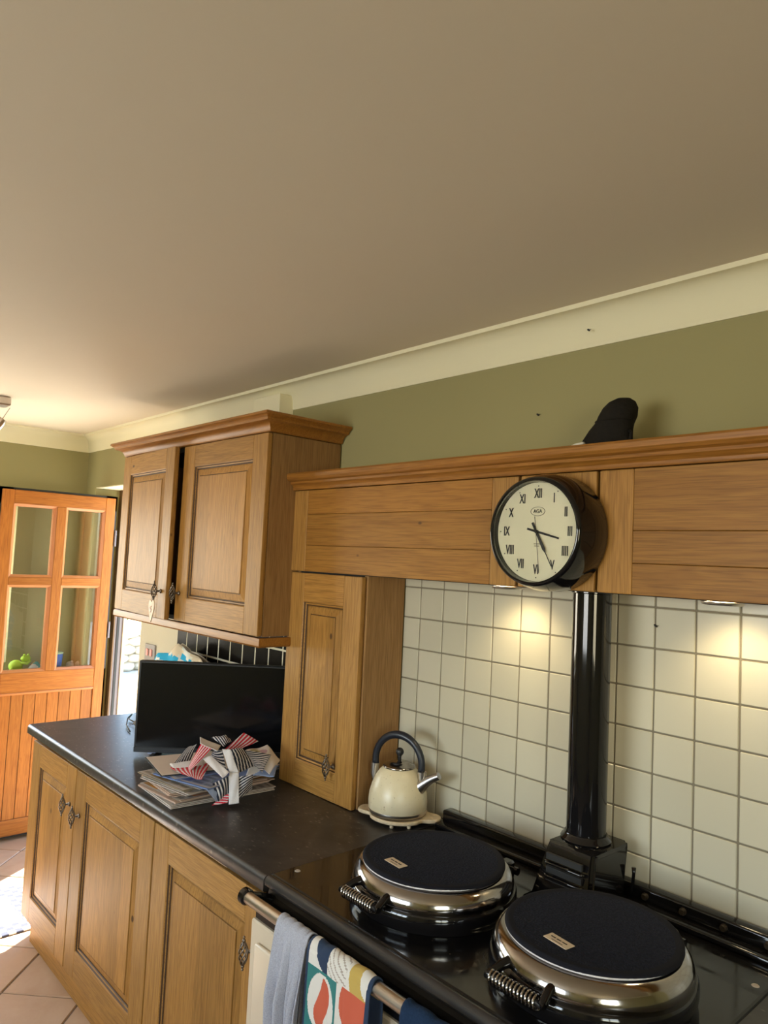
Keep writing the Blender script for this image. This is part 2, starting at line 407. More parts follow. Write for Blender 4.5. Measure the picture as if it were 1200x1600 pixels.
# ---------------------------------------------------------------- golden glazed door, swung open
dx = -4.51
door = tag(mesh_obj('door_1', B(dx - .058, dx - .012, -.563, .118, .018, 2.013, bev=.002), GASK), kind='structure')
# cut the core so that the glass is clear: rebuild the core as bars
door.data.clear_geometry(); bm = bmesh.new()
for a in ((-.563, -.49, .018, 2.013), (.05, .118, .018, 2.013), (-.245, -.19, .93, 1.93), (-.563, .118, 1.92, 2.013), (-.563, .118, .018, .94), (-.49, .05, 1.455, 1.495)):
    box(bm, dx - .058, dx - .012, a[0], a[1], a[2], a[3])
bm.to_mesh(door.data); bm.free()
def dpart(name, y0, y1, z0, z1, m, d=.012, bev=.003):
    return mesh_obj(name, B(dx - d, dx, y0, y1, z0, z1, bev=bev), m, door)
dpart('stile', -.55, -.483, .03, 2.0, UZ); dpart('stile', .045, .105, .03, 2.0, UZ)
dpart('rail', -.483, .045, 1.92, 2.0, UY); dpart('rail', -.483, .045, .835, .95, UY); dpart('rail', -.483, .045, .03, .12, UY)
dpart('glazing_bar', -.245, -.19, .95, 1.92, UZ); dpart('glazing_bar', -.483, -.245, 1.452, 1.498, UY); dpart('glazing_bar', -.19, .045, 1.452, 1.498, UY)
PINKB = mat('golden_bevel', (.50, .19, .06), .3)
for (a, b) in ((-.483, -.245), (-.19, .045)):
    for (c, d) in ((.95, 1.452), (1.498, 1.92)):
        bm = bmesh.new(); q = .014
        o_ = [(dx - .001, a, c), (dx - .001, b, c), (dx - .001, b, d), (dx - .001, a, d)]
        i_ = [(dx - .014, a + q, c + q), (dx - .014, b - q, c + q), (dx - .014, b - q, d - q), (dx - .014, a + q, d - q)]
        j_ = [(dx - .045, a + q, c + q), (dx - .045, b - q, c + q), (dx - .045, b - q, d - q), (dx - .045, a + q, d - q)]
        R3 = [[bm.verts.new(p) for p in ring] for ring in (o_, i_, j_)]
        for r1, r2_ in zip(R3, R3[1:]):
            for k in range(4): bm.faces.new((r1[k], r1[(k + 1) % 4], r2_[(k + 1) % 4], r2_[k]))
        bmesh.ops.recalc_face_normals(bm, faces=bm.faces[:])
        mesh_obj('glazing_bead', bm, PINKB, door)
        mesh_obj('glass_pane', B(dx - .034, dx - .029, a + .004, b - .004, c + .004, d - .004), GLASS, door)
nb = 8; yy0 = -.483; bw = (.045 - yy0) / nb
for k in range(nb): dpart('board', yy0 + k * bw + .0012, yy0 + (k + 1) * bw - .0012, .12, .835, UZ, .018, .002).location = (-.008, 0, 0)
mesh_obj('panel_bead', B(dx - .008, dx + .004, -.483, .045, .822, .836, bev=.003), PINKB, door)
for z in (.35, 1.18, 1.75): auto(mesh_obj('hinge', lathe(bmesh.new(), [(.0, z - .05), (.007, z - .05), (.007, z + .05), (0, z + .05)], (dx - .004, .118, 0), 12), GREYF, door))
# outer frame of the doorway
bm = bmesh.new()
frame = struct('door_2', B(DX0, DX0 + .05, .16, .235, 0, DZ, bev=.004), GREYF)
mesh_obj('frame_groove', B(DX0 + .05, DX0 + .056, .175, .19, 0, DZ - .02), GASK, frame)
mesh_obj('frame_edge', B(DX0 + .0, DX0 + .058, .152, .16, 0, DZ - .006), mat('brown_frame_edge', (.16, .085, .03), .5), frame)
mesh_obj('frame_bead', B(DX0 + .03, DX0 + .062, .212, .232, 0, DZ), mat('pale_bead', (.72, .56, .36), .4), frame)
mesh_obj('frame_head', B(DX0, DX1, .16, .235, DZ - .055, DZ, bev=.004), UPVC, frame)
mesh_obj('right_jamb', B(DX1 - .055, DX1, .16, .235, 0, DZ - .055, bev=.004), UZ, frame)
mesh_obj('threshold', B(DX0, DX1, .14, .26, -.02, .03, bev=.004), STEEL, frame)
# toys on the sill seen through the door glass
LIME = mat('lime_plush', (.42, .62, .04), .7)
t = empty('plush_toy', (-4.66, -.345, .93)); tag(t, 'lime green soft toy seen through the lower glass of the golden door', 'toy')
b = ball(bmesh.new(), (0, -.02, .036), .036, 16, (1, 1.1, 1)); mesh_obj('body', b, LIME, t, True)
b = ball(bmesh.new(), (.01, .03, .078), .022, 14, (1, 1.3, .9)); ball(b, (.02, .018, .100), .008); ball(b, (.02, .04, .100), .008); mesh_obj('head', b, LIME, t, True)
mesh_obj('limb', tube(bmesh.new(), [(.015, .0, .055), (.03, .035, .05), (.03, .05, .07)], .008), LIME, t, True); mesh_obj('limb', tube(bmesh.new(), [(.015, -.04, .03), (.035, -.06, .008), (.035, -.08, .008)], .009), LIME, t, True)
sheet_c = lambda u, v: [(.75, .7, .78), (.8, .78, .7), (.1, .35, .3), (.75, .3, .12), (.7, .66, .74)][int((u * 3 + v * 4)) % 5]
o = sheet('crumpled_bag', lambda u, v: (-4.665 + .03 * math.sin(u * 3.1) - .04 * (v - .5), -.30 + .10 * u, .932 + .055 * math.sin(min(1, u * 1.2) * math.pi) * math.sin(v * math.pi) ** .5 + .006 * math.sin(u * 19 + v * 13)), 20, 12, PRINTF, None, sheet_c, .001)
tag(o, 'crumpled white and lilac bag lying beside the green soft toy behind the glass', 'bag')
t = empty('cup', (-4.66, -.135, .93)); tag(t, 'blue ribbed beaker behind the right-hand lower pane of the golden door', 'cup')
b = bmesh.new(); lathe(b, [(.030, 0), (.036, .10), (.033, .10), (.027, .005)], seg=20); mesh_obj('body', b, mat('blue_plastic', (.05, .16, .62), .35), t, True)
b = bmesh.new(); lathe(b, [(.037, .097), (.038, .106), (.033, .106)], seg=20); mesh_obj('rim', b, mat('pale_green_rim', (.5, .7, .45), .4), t, True)
for k in range(2):
    b = bmesh.new(); ball(b, (-4.665, -.05 + k * .055, .953), .024, 12, (1, 1, .95)); ball(b, (-4.65, -.045 + k * .055, .972), .010, 8)
    tag(mesh_obj('pebble', b, ST, None, True), ('pale pebble nearer the blue beaker behind the glass', 'pale pebble farther from the blue beaker, at the hinge side of the pane')[k], 'pebble')
# light switch / socket on the pale wall
t = empty('light_switch', (-3.64, -.004, 1.155)); tag(t, 'brushed metal double switch plate on the pale wall beside the doorway', 'switch')
mesh_obj('plate', B(-.06, .06, -.006, .004, -.043, .043, bev=.003), mat('grey_plate', (.27, .24, .21), .4), t)
for s in (-.022, .022): mesh_obj('rocker', B(s - .011, s + .011, -.012, -.005, -.018, .018, bev=.002), mat('red_white_rocker', (.75, .32, .26), .4), t)

# ---------------------------------------------------------------- ceiling spotlight
t = empty('spotlight_bar', (-3.86, -.77, CZ)); tag(t, 'chrome ceiling spotlight bar with swivelling heads and clear glass shades', 'lamp')
mesh_obj('ceiling_plate', B(-.045, .045, -.50, .05, -.045, 0, bev=.008, seg=2), STEEL, t)
for k, yy in enumerate((-.0, -.40)):
    b = tube(bmesh.new(), [(.0, yy, -.045), (.0, yy, -.075), (.01, yy + .01, -.125)], .008); mesh_obj('swivel_arm', b, STEEL, t, True)
    d = Vector((-.25, -.45, -.75)).normalized(); p = Vector((.012, yy + .015, -.125))
    b = tube(bmesh.new(), [p - d * .02, p, p + d * .075], [.018, .024, .026], 16); hd = auto(mesh_obj('spot_head', b, STEEL, t))
    b = tube(bmesh.new(), [p + d * .075, p + d * .085, p + d * .135], [.026, .03, .045], 16); auto(mesh_obj('glass_shade', b, mat('frosted_glass', (.9, .85, .7), .3, Transmission_Weight=.6), hd))
    b = tube(bmesh.new(), [p, p + Vector((.03, .03, .07))], .0018, 6); mesh_obj('lever', b, STEEL, hd)

# ---------------------------------------------------------------- joinery helpers
def pull(parent, x, y, z, s=1.0, mt=BRONZE):
    """caged drop pull standing off the door, lengthways upright"""
    b = bmesh.new()
    for k in range(6):
        pts = []
        for i in range(13):
            f = i / 12; a = k * math.pi / 3 + f * math.pi * 1.1; r = .0100 * s * math.sin(math.pi * f) ** .8 + .0015
            pts.append((x + r * math.cos(a), y - .028 + r * math.sin(a), z + (f - .5) * .058 * s))
        tube(b, pts, .0020 * s, 5)
    for sg in (-1, 1):
        ball(b, (x, y - .028, z + sg * .031 * s), .0048 * s, 8); ball(b, (x, y - .028, z + sg * .039 * s), .0034 * s, 8)
    tube(b, [(x + .004, y, z), (x + .004, y - .004, z), (x + .002, y - .006, z), (x, y - .018, z)], [.009, .009, .0045, .004], 8)
    return mesh_obj('handle', b, mt, parent, True)
def panel_door(parent, name, loc, w, h, rotz=0, st=.09, rb=.095, rt=.088, hinge='L', hx=None, hz=None, label=None):
    """frame-and-panel door: the bead round the panel is the door's own mesh; stiles, rails, panel, handle hang from it"""
    T = .021
    x0, x1, z0, z1 = st, w - st, rb, h - rt
    b = bmesh.new()
    pr = [(0, -T + .0006), (.004, -T + .003), (.006, -T + .008), (.011, -T + .009), (.013, -T + .012)]
    rings = [[b.verts.new(p) for p in ((x0 + o - .0015, yy, z0 + o - .0015), (x1 - o + .0015, yy, z0 + o - .0015), (x1 - o + .0015, yy, z1 - o + .0015), (x0 + o - .0015, yy, z1 - o + .0015))] for o, yy in pr]
    for ri, (r1, r2_) in enumerate(zip(rings, rings[1:])):
        for k in range(4):
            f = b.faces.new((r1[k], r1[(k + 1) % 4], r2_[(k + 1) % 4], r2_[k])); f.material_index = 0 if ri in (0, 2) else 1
    box(b, .004, w - .004, -.004, 0, .004, h - .004)
    bmesh.ops.recalc_face_normals(b, faces=b.faces[:])
    d = mesh_obj(name, b, [WX, PATINA], parent, False, loc, (0, 0, rotz))
    bv = .0022
    mesh_obj('stile', B(0, st, -T, -.004, 0, h, bev=bv, seg=2), WZ, d); mesh_obj('stile', B(w - st, w, -T, -.004, 0, h, bev=bv, seg=2), WZ, d)
    mesh_obj('rail', B(st + .0004, w - st - .0004, -T, -.004, 0, rb, bev=bv * .5), WX, d); mesh_obj('rail', B(st + .0004, w - st - .0004, -T, -.004, h - rt, h, bev=bv * .5), WX, d)
    b = bmesh.new()
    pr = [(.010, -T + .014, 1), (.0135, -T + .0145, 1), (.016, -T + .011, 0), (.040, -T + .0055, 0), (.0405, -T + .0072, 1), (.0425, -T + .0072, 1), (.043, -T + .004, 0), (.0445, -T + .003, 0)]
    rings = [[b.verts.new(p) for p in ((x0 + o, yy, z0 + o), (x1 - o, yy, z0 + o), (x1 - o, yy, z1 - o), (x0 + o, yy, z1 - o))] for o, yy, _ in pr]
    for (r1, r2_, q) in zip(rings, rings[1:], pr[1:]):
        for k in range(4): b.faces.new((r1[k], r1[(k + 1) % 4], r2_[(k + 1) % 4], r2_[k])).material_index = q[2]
    b.faces.new(rings[-1]); bmesh.ops.recalc_face_normals(b, faces=b.faces[:])
    if b.faces[-1].normal.y > 0: bmesh.ops.reverse_faces(b, faces=b.faces[:])
    mesh_obj('raised_panel', b, [WP, PATINA], d)
    if hx is not None: pull(d, hx, -T, hz)
    return d
def carcass(parent, x0, x1, y0, y1, z0, z1, t=.018, side=WS):
    b = bmesh.new()
    box(b, x0 + t, x1 - t, y0, y1, z0, z0 + t); box(b, x0 + t, x1 - t, y0, y1, z1 - t, z1); box(b, x0 + t, x1 - t, y1 - .006, y1, z0 + t, z1 - t)
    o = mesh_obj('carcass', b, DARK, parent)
    mesh_obj('side_panel', B(x0, x0 + t, y0, y1, z0, z1, bev=.001), side, parent); mesh_obj('side_panel', B(x1 - t, x1, y0, y1, z0, z1, bev=.001), side, parent)
    return o

# ---------------------------------------------------------------- base units
def base_unit(name, label, x0, x1, doors, z0=.105, z1=.868):
    t = empty(name, (x0, 0, 0)); tag(t, label, 'cabinet', 'base units under the worktop')
    carcass(t, 0.0, x1 - x0, -.613, -.012, z0, z1)
    for a, b, hx in doors:
        w = b - a; panel_door(t, 'door', (a - x0, -.614, .115), w, .728, hx=hx if hx > 0 else w + hx, hz=.585 if hx < 0 else .57, st=.098, rb=.10, rt=.092)
    return t
base_unit('base_cabinet', 'two-door oak base cabinet at the end nearest the golden door', -3.372, -2.176, [(-3.370, -2.852, -.05), (-2.846, -2.178, .05)])
base_unit('base_cabinet', 'single-door oak base cabinet between the two-door unit and the range', -2.172, -1.535, [(-2.170, -1.537, -.052)])
tag(mesh_obj('plinth', B(-3.34, -1.535, -.60, -.575, 0, .105, bev=.001), WX), 'brown wooden plinth board below the oak base cabinets', 'plinth')
base_unit('base_cabinet', 'oak base cabinet beyond the far side of the range, under the short worktop', -.525, .08, [(-.523, .078, .05)])
# ---- worktops (rolled front edge)
def worktop(name, x0, x1, label, endcap=False):
    b = bmesh.new(); z1 = .91; z0 = .871; yf = -.662; pr = [(-.012, z0), (yf + .006, z0)]
    pr = [(-.011, z0), (yf + .004, z0), (yf, z0 + .004)] + [(yf + .013 - .013 * math.cos(a), z1 - .013 + .013 * math.sin(a)) for a in [k / 6 * math.pi / 2 for k in range(7)]] + [(-.011, z1)]
    rings = [[b.verts.new((x, y, z)) for y, z in pr] for x in (x0, x1)]
    for k in range(len(pr)): b.faces.new((rings[0][k], rings[0][(k + 1) % len(pr)], rings[1][(k + 1) % len(pr)], rings[1][k]))
    b.faces.new(rings[0]); b.faces.new(rings[1]); bmesh.ops.recalc_face_normals(b, faces=b.faces[:])
    t = mesh_obj(name, b, LAM); auto(t, 50); tag(t, label, 'worktop'); return t
wt = worktop('worktop', -3.382, -1.520, 'long dark slate-pattern worktop with rolled edge holding the television and papers')
mesh_obj('joint_strip', B(-2.9, -1.70, -.658, -.652, .8695, .8712), LAMEDGE, wt)
worktop('worktop', -.538, .10, 'short dark worktop on the far side of the range, by the frame edge')

# ---------------------------------------------------------------- wall cupboard
corn = lambda z0, z1, o: [(0, z0), (.006, z0), (.010, z0 + .004), (.012, z0 + .012), (.018, z0 + .022), (.028, z0 + .029), (o * .72, z0 + .033), (o * .74, z0 + .040), (o * .80, z0 + .043), (o * .93, z0 + .050), (o, z1 - .010), (o - .001, z1 - .003), (o - .004, z1), (-.02, z1)]
t = empty('wall_cupboard', (-3.35, 0, 1.41)); tag(t, 'double-door oak wall cupboard with heavy cornice, one door standing ajar', 'cupboard')
w = 1.22
carcass(t, 0, w, -.309, -.006, 0, .71)
panel_door(t, 'door', (.0, -.310, .002), .592, .706, R(-3.4), hx=.592 - .055, hz=.112, st=.088, rb=.092, rt=.085)
panel_door(t, 'door', (.602, -.310, .002), w - .600, .706, 0, hx=.030, hz=.11, st=.092, rb=.094, rt=.085)
b = sweep(bmesh.new(), [(0, -.006), (0, -.320), (w, -.320), (w, -.006)][::-1][::-1], corn(.712, .773, .062)); 
o = mesh_obj('cornice', b, WC, t); auto(o, 30)
mesh_obj('top_board', B(.0, w, -.32, -.006, .712, .728), WX, t)
b = sweep(bmesh.new(), [(0, -.012), (0, -.315), (w, -.315), (w, -.012)], [(.012, -.004), (.014, -.010), (.014, -.030), (.008, -.036), (-.012, -.036), (-.012, -.004)])
auto(mesh_obj('light_rail', b, WC, t), 30)
# heart hanging from the left pull
hp = bmesh.new()
prof = [(0, -.028), (.010, -.012), (.0165, .004), (.0155, .014), (.010, .019), (.004, .0175), (0, .013)]
outl = prof + [(-x, z) for x, z in prof[-2:0:-1]]
fr_, bk_ = ([hp.verts.new((x * 1.3, s, z * 1.9)) for x, z in outl] for s in (-.0025, .0025))
hp.faces.new(fr_); hp.faces.new(bk_[::-1])
for k in range(len(outl)): hp.faces.new((fr_[k], bk_[k], bk_[(k + 1) % len(outl)], fr_[(k + 1) % len(outl)]))
bmesh.ops.recalc_face_normals(hp, faces=hp.faces[:])
t = mesh_obj('wooden_heart', hp, mat('painted_heart', (.90, .74, .60), .6), None, False, (-2.812, -.398, 1.452), (0, 0, R(5)))
tag(t, 'small pale wooden heart hanging from the cupboard door pull', 'ornament')
mesh_obj('string', tube(bmesh.new(), [(0, 0, .02), (-.002, .0, .04), (-.004, .002, .062)], .0009, 6), PAPER, t)
mesh_obj('painted_motif', tube(bmesh.new(), [(.004, -.0035, .012), (-.005, -.0035, .005), (.004, -.0035, -.004), (-.003, -.0035, -.014)], .0009, 6), mat('dark_red_ink', (.3, .05, .03), .6), t)

# ---------------------------------------------------------------- tall side cupboard standing on the worktop
t = empty('tall_cupboard', (-2.125, 0, .912)); tag(t, 'narrow oak cupboard standing on the worktop between television and kettle', 'cupboard')
w = 2.125 - 1.742
carcass(t, 0, w, -.175, -.012, 0, .728)
panel_door(t, 'door', (-.018, -.176, .0), w + .012, .724, 0, hx=w - .088, hz=.113, st=.088, rb=.090, rt=.098)

# ---------------------------------------------------------------- oak overmantel above the range
MX0, MX1 = -2.135, .24
t = empty('overmantel', (0, 0, 1.64)); tag(t, 'long oak overmantel of broad boards above the tiled range recess', 'mantel')
tm_ = t
def mpanel(x0, x1, ls, rs, joints):
    z0, z1 = .002, .285
    if ls: mesh_obj('end_stile', B(x0, x0 + ls, -.202, -.18, z0, z1, bev=.003, seg=2), WZ, tm_)
    if rs: mesh_obj('end_stile', B(x1 - rs, x1, -.202, -.18, z0, z1, bev=.003, seg=2), WZ, tm_)
    zs = [z0] + joints + [z1]
    for a, b_ in zip(zs, zs[1:]): mesh_obj('board', B(x0 + ls + .0006, x1 - rs - .0006, -.2015, -.18, a + .0004, b_ - .0004, bev=.0012), WB, tm_)
mpanel(MX0, -1.144, .083, .085, [.092, .20])
mesh_obj('board', B(-1.136, -.918, -.202, -.18, .002, .285, bev=.003, seg=2), WZ, tm_)
mpanel(-.910, MX1, .086, 0, [.072, .145])
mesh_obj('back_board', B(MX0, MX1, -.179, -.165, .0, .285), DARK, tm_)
mesh_obj('underside', B(MX0 + .0, MX1, -.165, -.012, .0, .016, bev=.001), WX, tm_)
mesh_obj('end_panel', B(MX0, MX0 + .018, -.165, -.008, .017, .285), WS, tm_)
mesh_obj('top_board', B(MX0, MX1, -.200, -.008, .288, .306), WX, tm_)
mp = [(0, .286), (.008, .286), (.010, .290), (.010, .296), (.016, .304), (.022, .307), (.024, .314), (.034, .318), (.040, .326), (.041, .338), (.036, .344), (-.02, .344), (-.02, .307), (0, .304)]
b = sweep(bmesh.new(), [(MX0 + .004, -.010), (MX0 + .004, -.203), (MX1, -.203)], mp); auto(mesh_obj('moulding', b, WC, tm_), 30)
# recessed downlights under the overmantel
DL = emit('warm_lamp', (1, .80, .50), 5)
for k, (x, lab) in enumerate(((-1.235, 'round recessed lamp under the overmantel between kettle and flue'), (-.66, 'round recessed lamp under the overmantel on the far side of the flue'))):
    t = empty('recessed_lamp', (x, -.115, 1.638)); tag(t, lab, 'lamp')
    b = lathe(bmesh.new(), [(.032, 0), (.034, -.006), (.040, -.007), (.043, -.003), (.043, .0), (.032, .0)], seg=32); auto(mesh_obj('ring', b, STEEL, t))
    b = lathe(bmesh.new(), [(.0001, -.002), (.0315, -.002), (.0315, .0), (.0001, .0)], seg=24); mesh_obj('lamp_face', b, DL, t)
    l = bpy.data.lights.new('lamp_light', 'SPOT'); l.energy = 1.9; l.color = (1, .80, .46); l.spot_size = R(125); l.spot_blend = .8; l.shadow_soft_size = .04
    o = bpy.data.objects.new('lamp_light', l); COL.objects.link(o); o.parent = t; o.location = (0, 0, -.012); o.rotation_euler = (R(18), 0, 0)

# ---------------------------------------------------------------- range cooker
t = empty('range_cooker', (-1.515, 0, 0)); tag(t, 'cast iron range cooker with black enamel hob, cream front and chrome rail', 'cooker')
rw = .977; rc = t
mesh_obj('body', B(-.007, rw - .004, -.690, -.02, .06, .82, bev=.004), CREAM, rc)
mesh_obj('plinth', B(.02, rw - .02, -.64, -.05, 0, .058, bev=.003), GLOSS, rc)
mesh_obj('hob_plate', B(0, rw, -.646, -.010, .872, .915, bev=.006, seg=2), ENAM, rc)
b = bmesh.new(); tube(b, [(.004, -.651, .900), (rw - .004, -.651, .900)], .0145, 16); box(b, .004, rw - .004, -.652, -.62, .868, .893); auto(mesh_obj('front_rim', b, mat('grey_black_edge', (.035, .032, .03), .22), rc))  # rim coloured a slightly lighter grey-black than the hob plate
mesh_obj('fascia', B(.002, rw - .008, -.686, -.05, .821, .871, bev=.004), GLOSS, rc)
b = B(.012, rw - .01, -.046, -.012, .916, .957, bev=.006, seg=2); auto(mesh_obj('back_rail', b, GLOSS, rc), 50)
b = B(.018, rw - .01, -.085, -.047, .916, .929, bev=.004, seg=2); auto(mesh_obj('back_step', b, GLOSS, rc), 50)
for x in (.66, .75, .84, .93): auto(mesh_obj('bolt', lathe(bmesh.new(), [(.0, -.056), (.006, -.056), (.008, -.050), (.008, -.045), (0, -.045)], (x, 0, .940), 10, 'Y'), mat('dull_bolt', (.045, .032, .02), .35, .4), rc))
for x0, x1 in ((.03, .475), (.505, rw - .03)):
    for z0, z1 in ((.44, .78), (.09, .41)):
        d = mesh_obj('oven_door', B(x0, x1, -.703, -.6905, z0, z1, bev=.005, seg=2), CREAM, rc); auto(d, 50)
for x, y in ((.028, -.585), (.953, -.176)):
    auto(mesh_obj('plug_button', lathe(bmesh.new(), [(0, .9165), (.006, .9165), (.0075, .915), (0, .915)], (x, y, 0), 14), mat('worn_button', (.42, .36, .30), .5), rc))
# rail with brackets
b = tube(bmesh.new(), [(.022, -.727, .890), (rw - .02, -.727, .890)], .0135, 20); auto(mesh_obj('towel_rail', b, STEEL, rc))
for x in (.010, rw - .03):
    b = bmesh.new(); tube(b, [(x, -.727, .890), (x + .004, -.727, .890), (x + .018, -.727, .890), (x + .022, -.727, .890)], [.014, .0185, .0185, .015], 20)
    tube(b, [(x + .012, -.722, .889), (x + .014, -.70, .884), (x + .016, -.672, .872), (x + .018, -.655, .86)], [.011, .010, .011, .016], 12)
    auto(mesh_obj('rail_bracket', b, GLOSS, rc))
# flue box, collar and pipe
fb = empty('flue_pipe', (0, 0, .915)); fb.parent = None
b = bmesh.new()
z0, z1 = .0, .135
bot = [(-1.066, -.165), (-.985, -.245), (-.900, -.245), (-.885, -.200), (-.885, -.090), (-1.066, -.090)]
ring = []
for (zz, g) in ((0, .012), (.006, .012), (.010, .0), (.125, -.018), (.133, -.022), (.135, -.028)):
    q = [(-1.055 - g, -.235 - g), (-.893 + g, -.235 - g), (-.893 + g, -.092), (-1.055 - g, -.092)]
    if zz > .02: q = [(-1.030 - .3 * g, -.222 - g), (-.893 + .2 * g, -.222 - g), (-.893 + .2 * g, -.047), (-1.030 - .3 * g, -.047)]
    else: q = [(-1.048 - g, -.235 - g), (-.886 + g, -.235 - g), (-.886 + g, -.0865), (-1.048 - g, -.0865)]
    ring.append([b.verts.new((x, y, zz)) for x, y in q])
for a, c in zip(ring, ring[1:]):
    for k in range(4): b.faces.new((a[k], a[(k + 1) % 4], c[(k + 1) % 4], c[k]))
b.faces.new(ring[0][::-1]); b.faces.new(ring[-1]); bmesh.ops.recalc_face_normals(b, faces=b.faces[:])
vert = [e for e in b.edges if abs((e.verts[0].co - e.verts[1].co).normalized().z) > .5]
bmesh.ops.bevel(b, geom=vert, offset=.010, segments=3, affect='EDGES')
fbx = mesh_obj('flue_box', b, GLOSS, fb); auto(fbx, 35)
for k in range(3):
    z = .034 + k * .030
    b = tube(bmesh.new(), [(-1.014, -.219, z), (-1.008, -.2245, z), (-.918, -.2245, z), (-.912, -.219, z)], .0038, 10)
    mesh_obj('louvre', b, GLOSS, fbx, True)
    mesh_obj('slot', B(-1.010, -.916, -.2232, -.216, z + .008, z + .022), DARK, fbx)
b = bmesh.new()
for zz in (.075,): tube(b, [(-.884, -.062, .03), (-.880, -.06, .05), (-.878, -.06, .072), (-.878, -.06, .085)], [.006, .004, .004, .0055], 10)
mesh_obj('damper_knob', b, GLOSS, fbx, True)
PX, PY = -.972, -.118
b = lathe(bmesh.new(), [(.049, .136), (.058, .136), (.0595, .139), (.057, .143), (.052, .147), (.050, .152), (.047, .152)], (PX, PY, 0), 40); auto(mesh_obj('collar', b, GLOSS, fb))
b = lathe(bmesh.new(), [(.0465, .137), (.0465, .724)], (PX, PY, 0), 48); auto(mesh_obj('pipe', b, GLOSS, fb))
b = lathe(bmesh.new(), [(.0475, .720), (.050, .722), (.050, .7245), (.0475, .7245)], (PX, PY, 0), 40); auto(mesh_obj('top_collar', b, GLOSS, fb))
tag(fb, 'tall glossy black flue pipe rising from a louvred box behind the lids', 'flue')

# ---------------------------------------------------------------- insulated lids
def lid(cx, cy, label):
    t = empty('hob_lid', (cx, cy, .915)); tag(t, label, 'lid', 'hob lids of the range')
    b = lathe(bmesh.new(), [(.176, .001), (.186, .001), (.188, .010), (.193, .016), (.1935, .034), (.190, .040), (.182, .042), (.1, .042)], seg=96); auto(mesh_obj('skirt', b, GLOSS, t), 40)
    pr = [(.186, .041), (.1875, .046), (.1865, .056), (.182, .068), (.174, .077), (.164, .082), (.05, .084)]
    b = lathe(bmesh.new(), pr, seg=96); auto(mesh_obj('chrome_dome', b, CHROME, t), 60)
    # handle: two arms and a coiled spring between them
    hy, hz, x0, x1 = -.214, .044, -.074, .040
    for x in (x0, x1):
        b = bmesh.new(); tube(b, [(x * .8, -.150, .060), (x * .9, -.188, .056), (x, hy, hz), (x + (.006 if x > 0 else -.006), hy, hz)], [.011, .009, .0085, .007], 12); auto(mesh_obj('handle_arm', b, GLOSS, t))
    b = tube(bmesh.new(), [(x0, hy, hz), (x1, hy, hz)], .0055, 10); hbm = mesh_obj('handle_core', b, PLAST, t, True)
    n = 13; pts = [(x0 + .006 + (x1 - x0 - .012) * i / (n * 12), hy + .0115 * math.cos(i / 12 * 2 * math.pi), hz + .0115 * math.sin(i / 12 * 2 * math.pi)) for i in range(n * 12 + 1)]
    mesh_obj('spring', tube(bmesh.new(), pts, .0024, 6), CHROME, hbm, True)
    b = bmesh.new(); box(b, -.075, -.045, .170, .215, .012, .055, bev=.005); box(b, .045, .075, .170, .215, .012, .055, bev=.005); tube(b, [(-.09, .205, .035), (.09, .205, .035)], .009, 12); auto(mesh_obj('hinge', b, GLOSS, t), 40)
    return t
def pad(cx, cy, label, ox, oy, tagpos, rot):
    t = empty('lid_pad', (cx + ox, cy + oy, .9178)); tag(t, label, 'pad', 'round pads on the hob lids')
    r = .1655
    b = bmesh.new(); rings = []
    prof = [(.0, .0925), (.6, .0925), (.9, .0920), (.955, .0930), (.985, .0925), (1.0, .0890), (1.0, .0855), (.98, .0835), (.9, .0845), (.0, .0850)]
    seg = 96
    for s, z in prof:
        rings.append([b.verts.new((r * max(s, .001) * math.cos(a) * (1 + .006 * math.sin(3 * a + 1)), r * max(s, .001) * math.sin(a) * (1 + .006 * math.sin(2 * a)), z - (.0035 * (s > .8)) * (1 + math.sin(2 * a + 2)) * .5)) for a in [2 * math.pi * k / seg for k in range(seg)]])
    for i, (a, c) in enumerate(zip(rings, rings[1:])):
        for k in range(seg): b.faces.new((a[k], a[(k + 1) % seg], c[(k + 1) % seg], c[k])).material_index = 1 if 2 <= i <= 6 else (2 if i > 6 else 0)
    bmesh.ops.recalc_face_normals(b, faces=b.faces[:])
    mesh_obj('quilted_cloth', b, [NAVYT, NAVYE, WHITEF], t, True)
    b = lathe(bmesh.new(), [(r * .97, .0855), (r * .995, .0850), (r * 1.002, .0825), (r * .97, .082)], seg=72); mesh_obj('white_edge', b, WHITEF, t, True)
    lb = empty('x'); bpy.data.objects.remove(lb)
    x, y = tagpos
    lo = mesh_obj('sewn_label', B(-.027, .027, -.012, .012, 0, .0012), mat('cream_label', (.62, .50, .36), .8), t, False, (x, y, .0932), (0, 0, rot))
    for s in range(3):
        pts = [(-.020 + .0135 * s + .0105 * q / 14, .0018 * math.sin(q * 1.9 + s) + .0015, .0013) for q in range(15)]
        mesh_obj('stitched_script', tube(bmesh.new(), pts, .0007, 4), BLACKM, lo)
    mesh_obj('stitched_script', B(-.012, .014, -.0075, -.0062, .0012, .0016), BLACKM, lo)
    return t
L1 = (-1.192, -.410); L2 = (-.776, -.410)
lid(*L1, 'round chrome-domed hob lid nearer the kettle'); lid(*L2, 'round chrome-domed hob lid in front of the flue, farther from the kettle')
pad(*L1, 'round navy terry pad on the lid nearer the kettle', .002, -.004, (-.018, -.105), R(-5))
pad(*L2, 'round navy terry pad on the lid in front of the flue box', .000, .004, (-.004, -.105), R(-8))

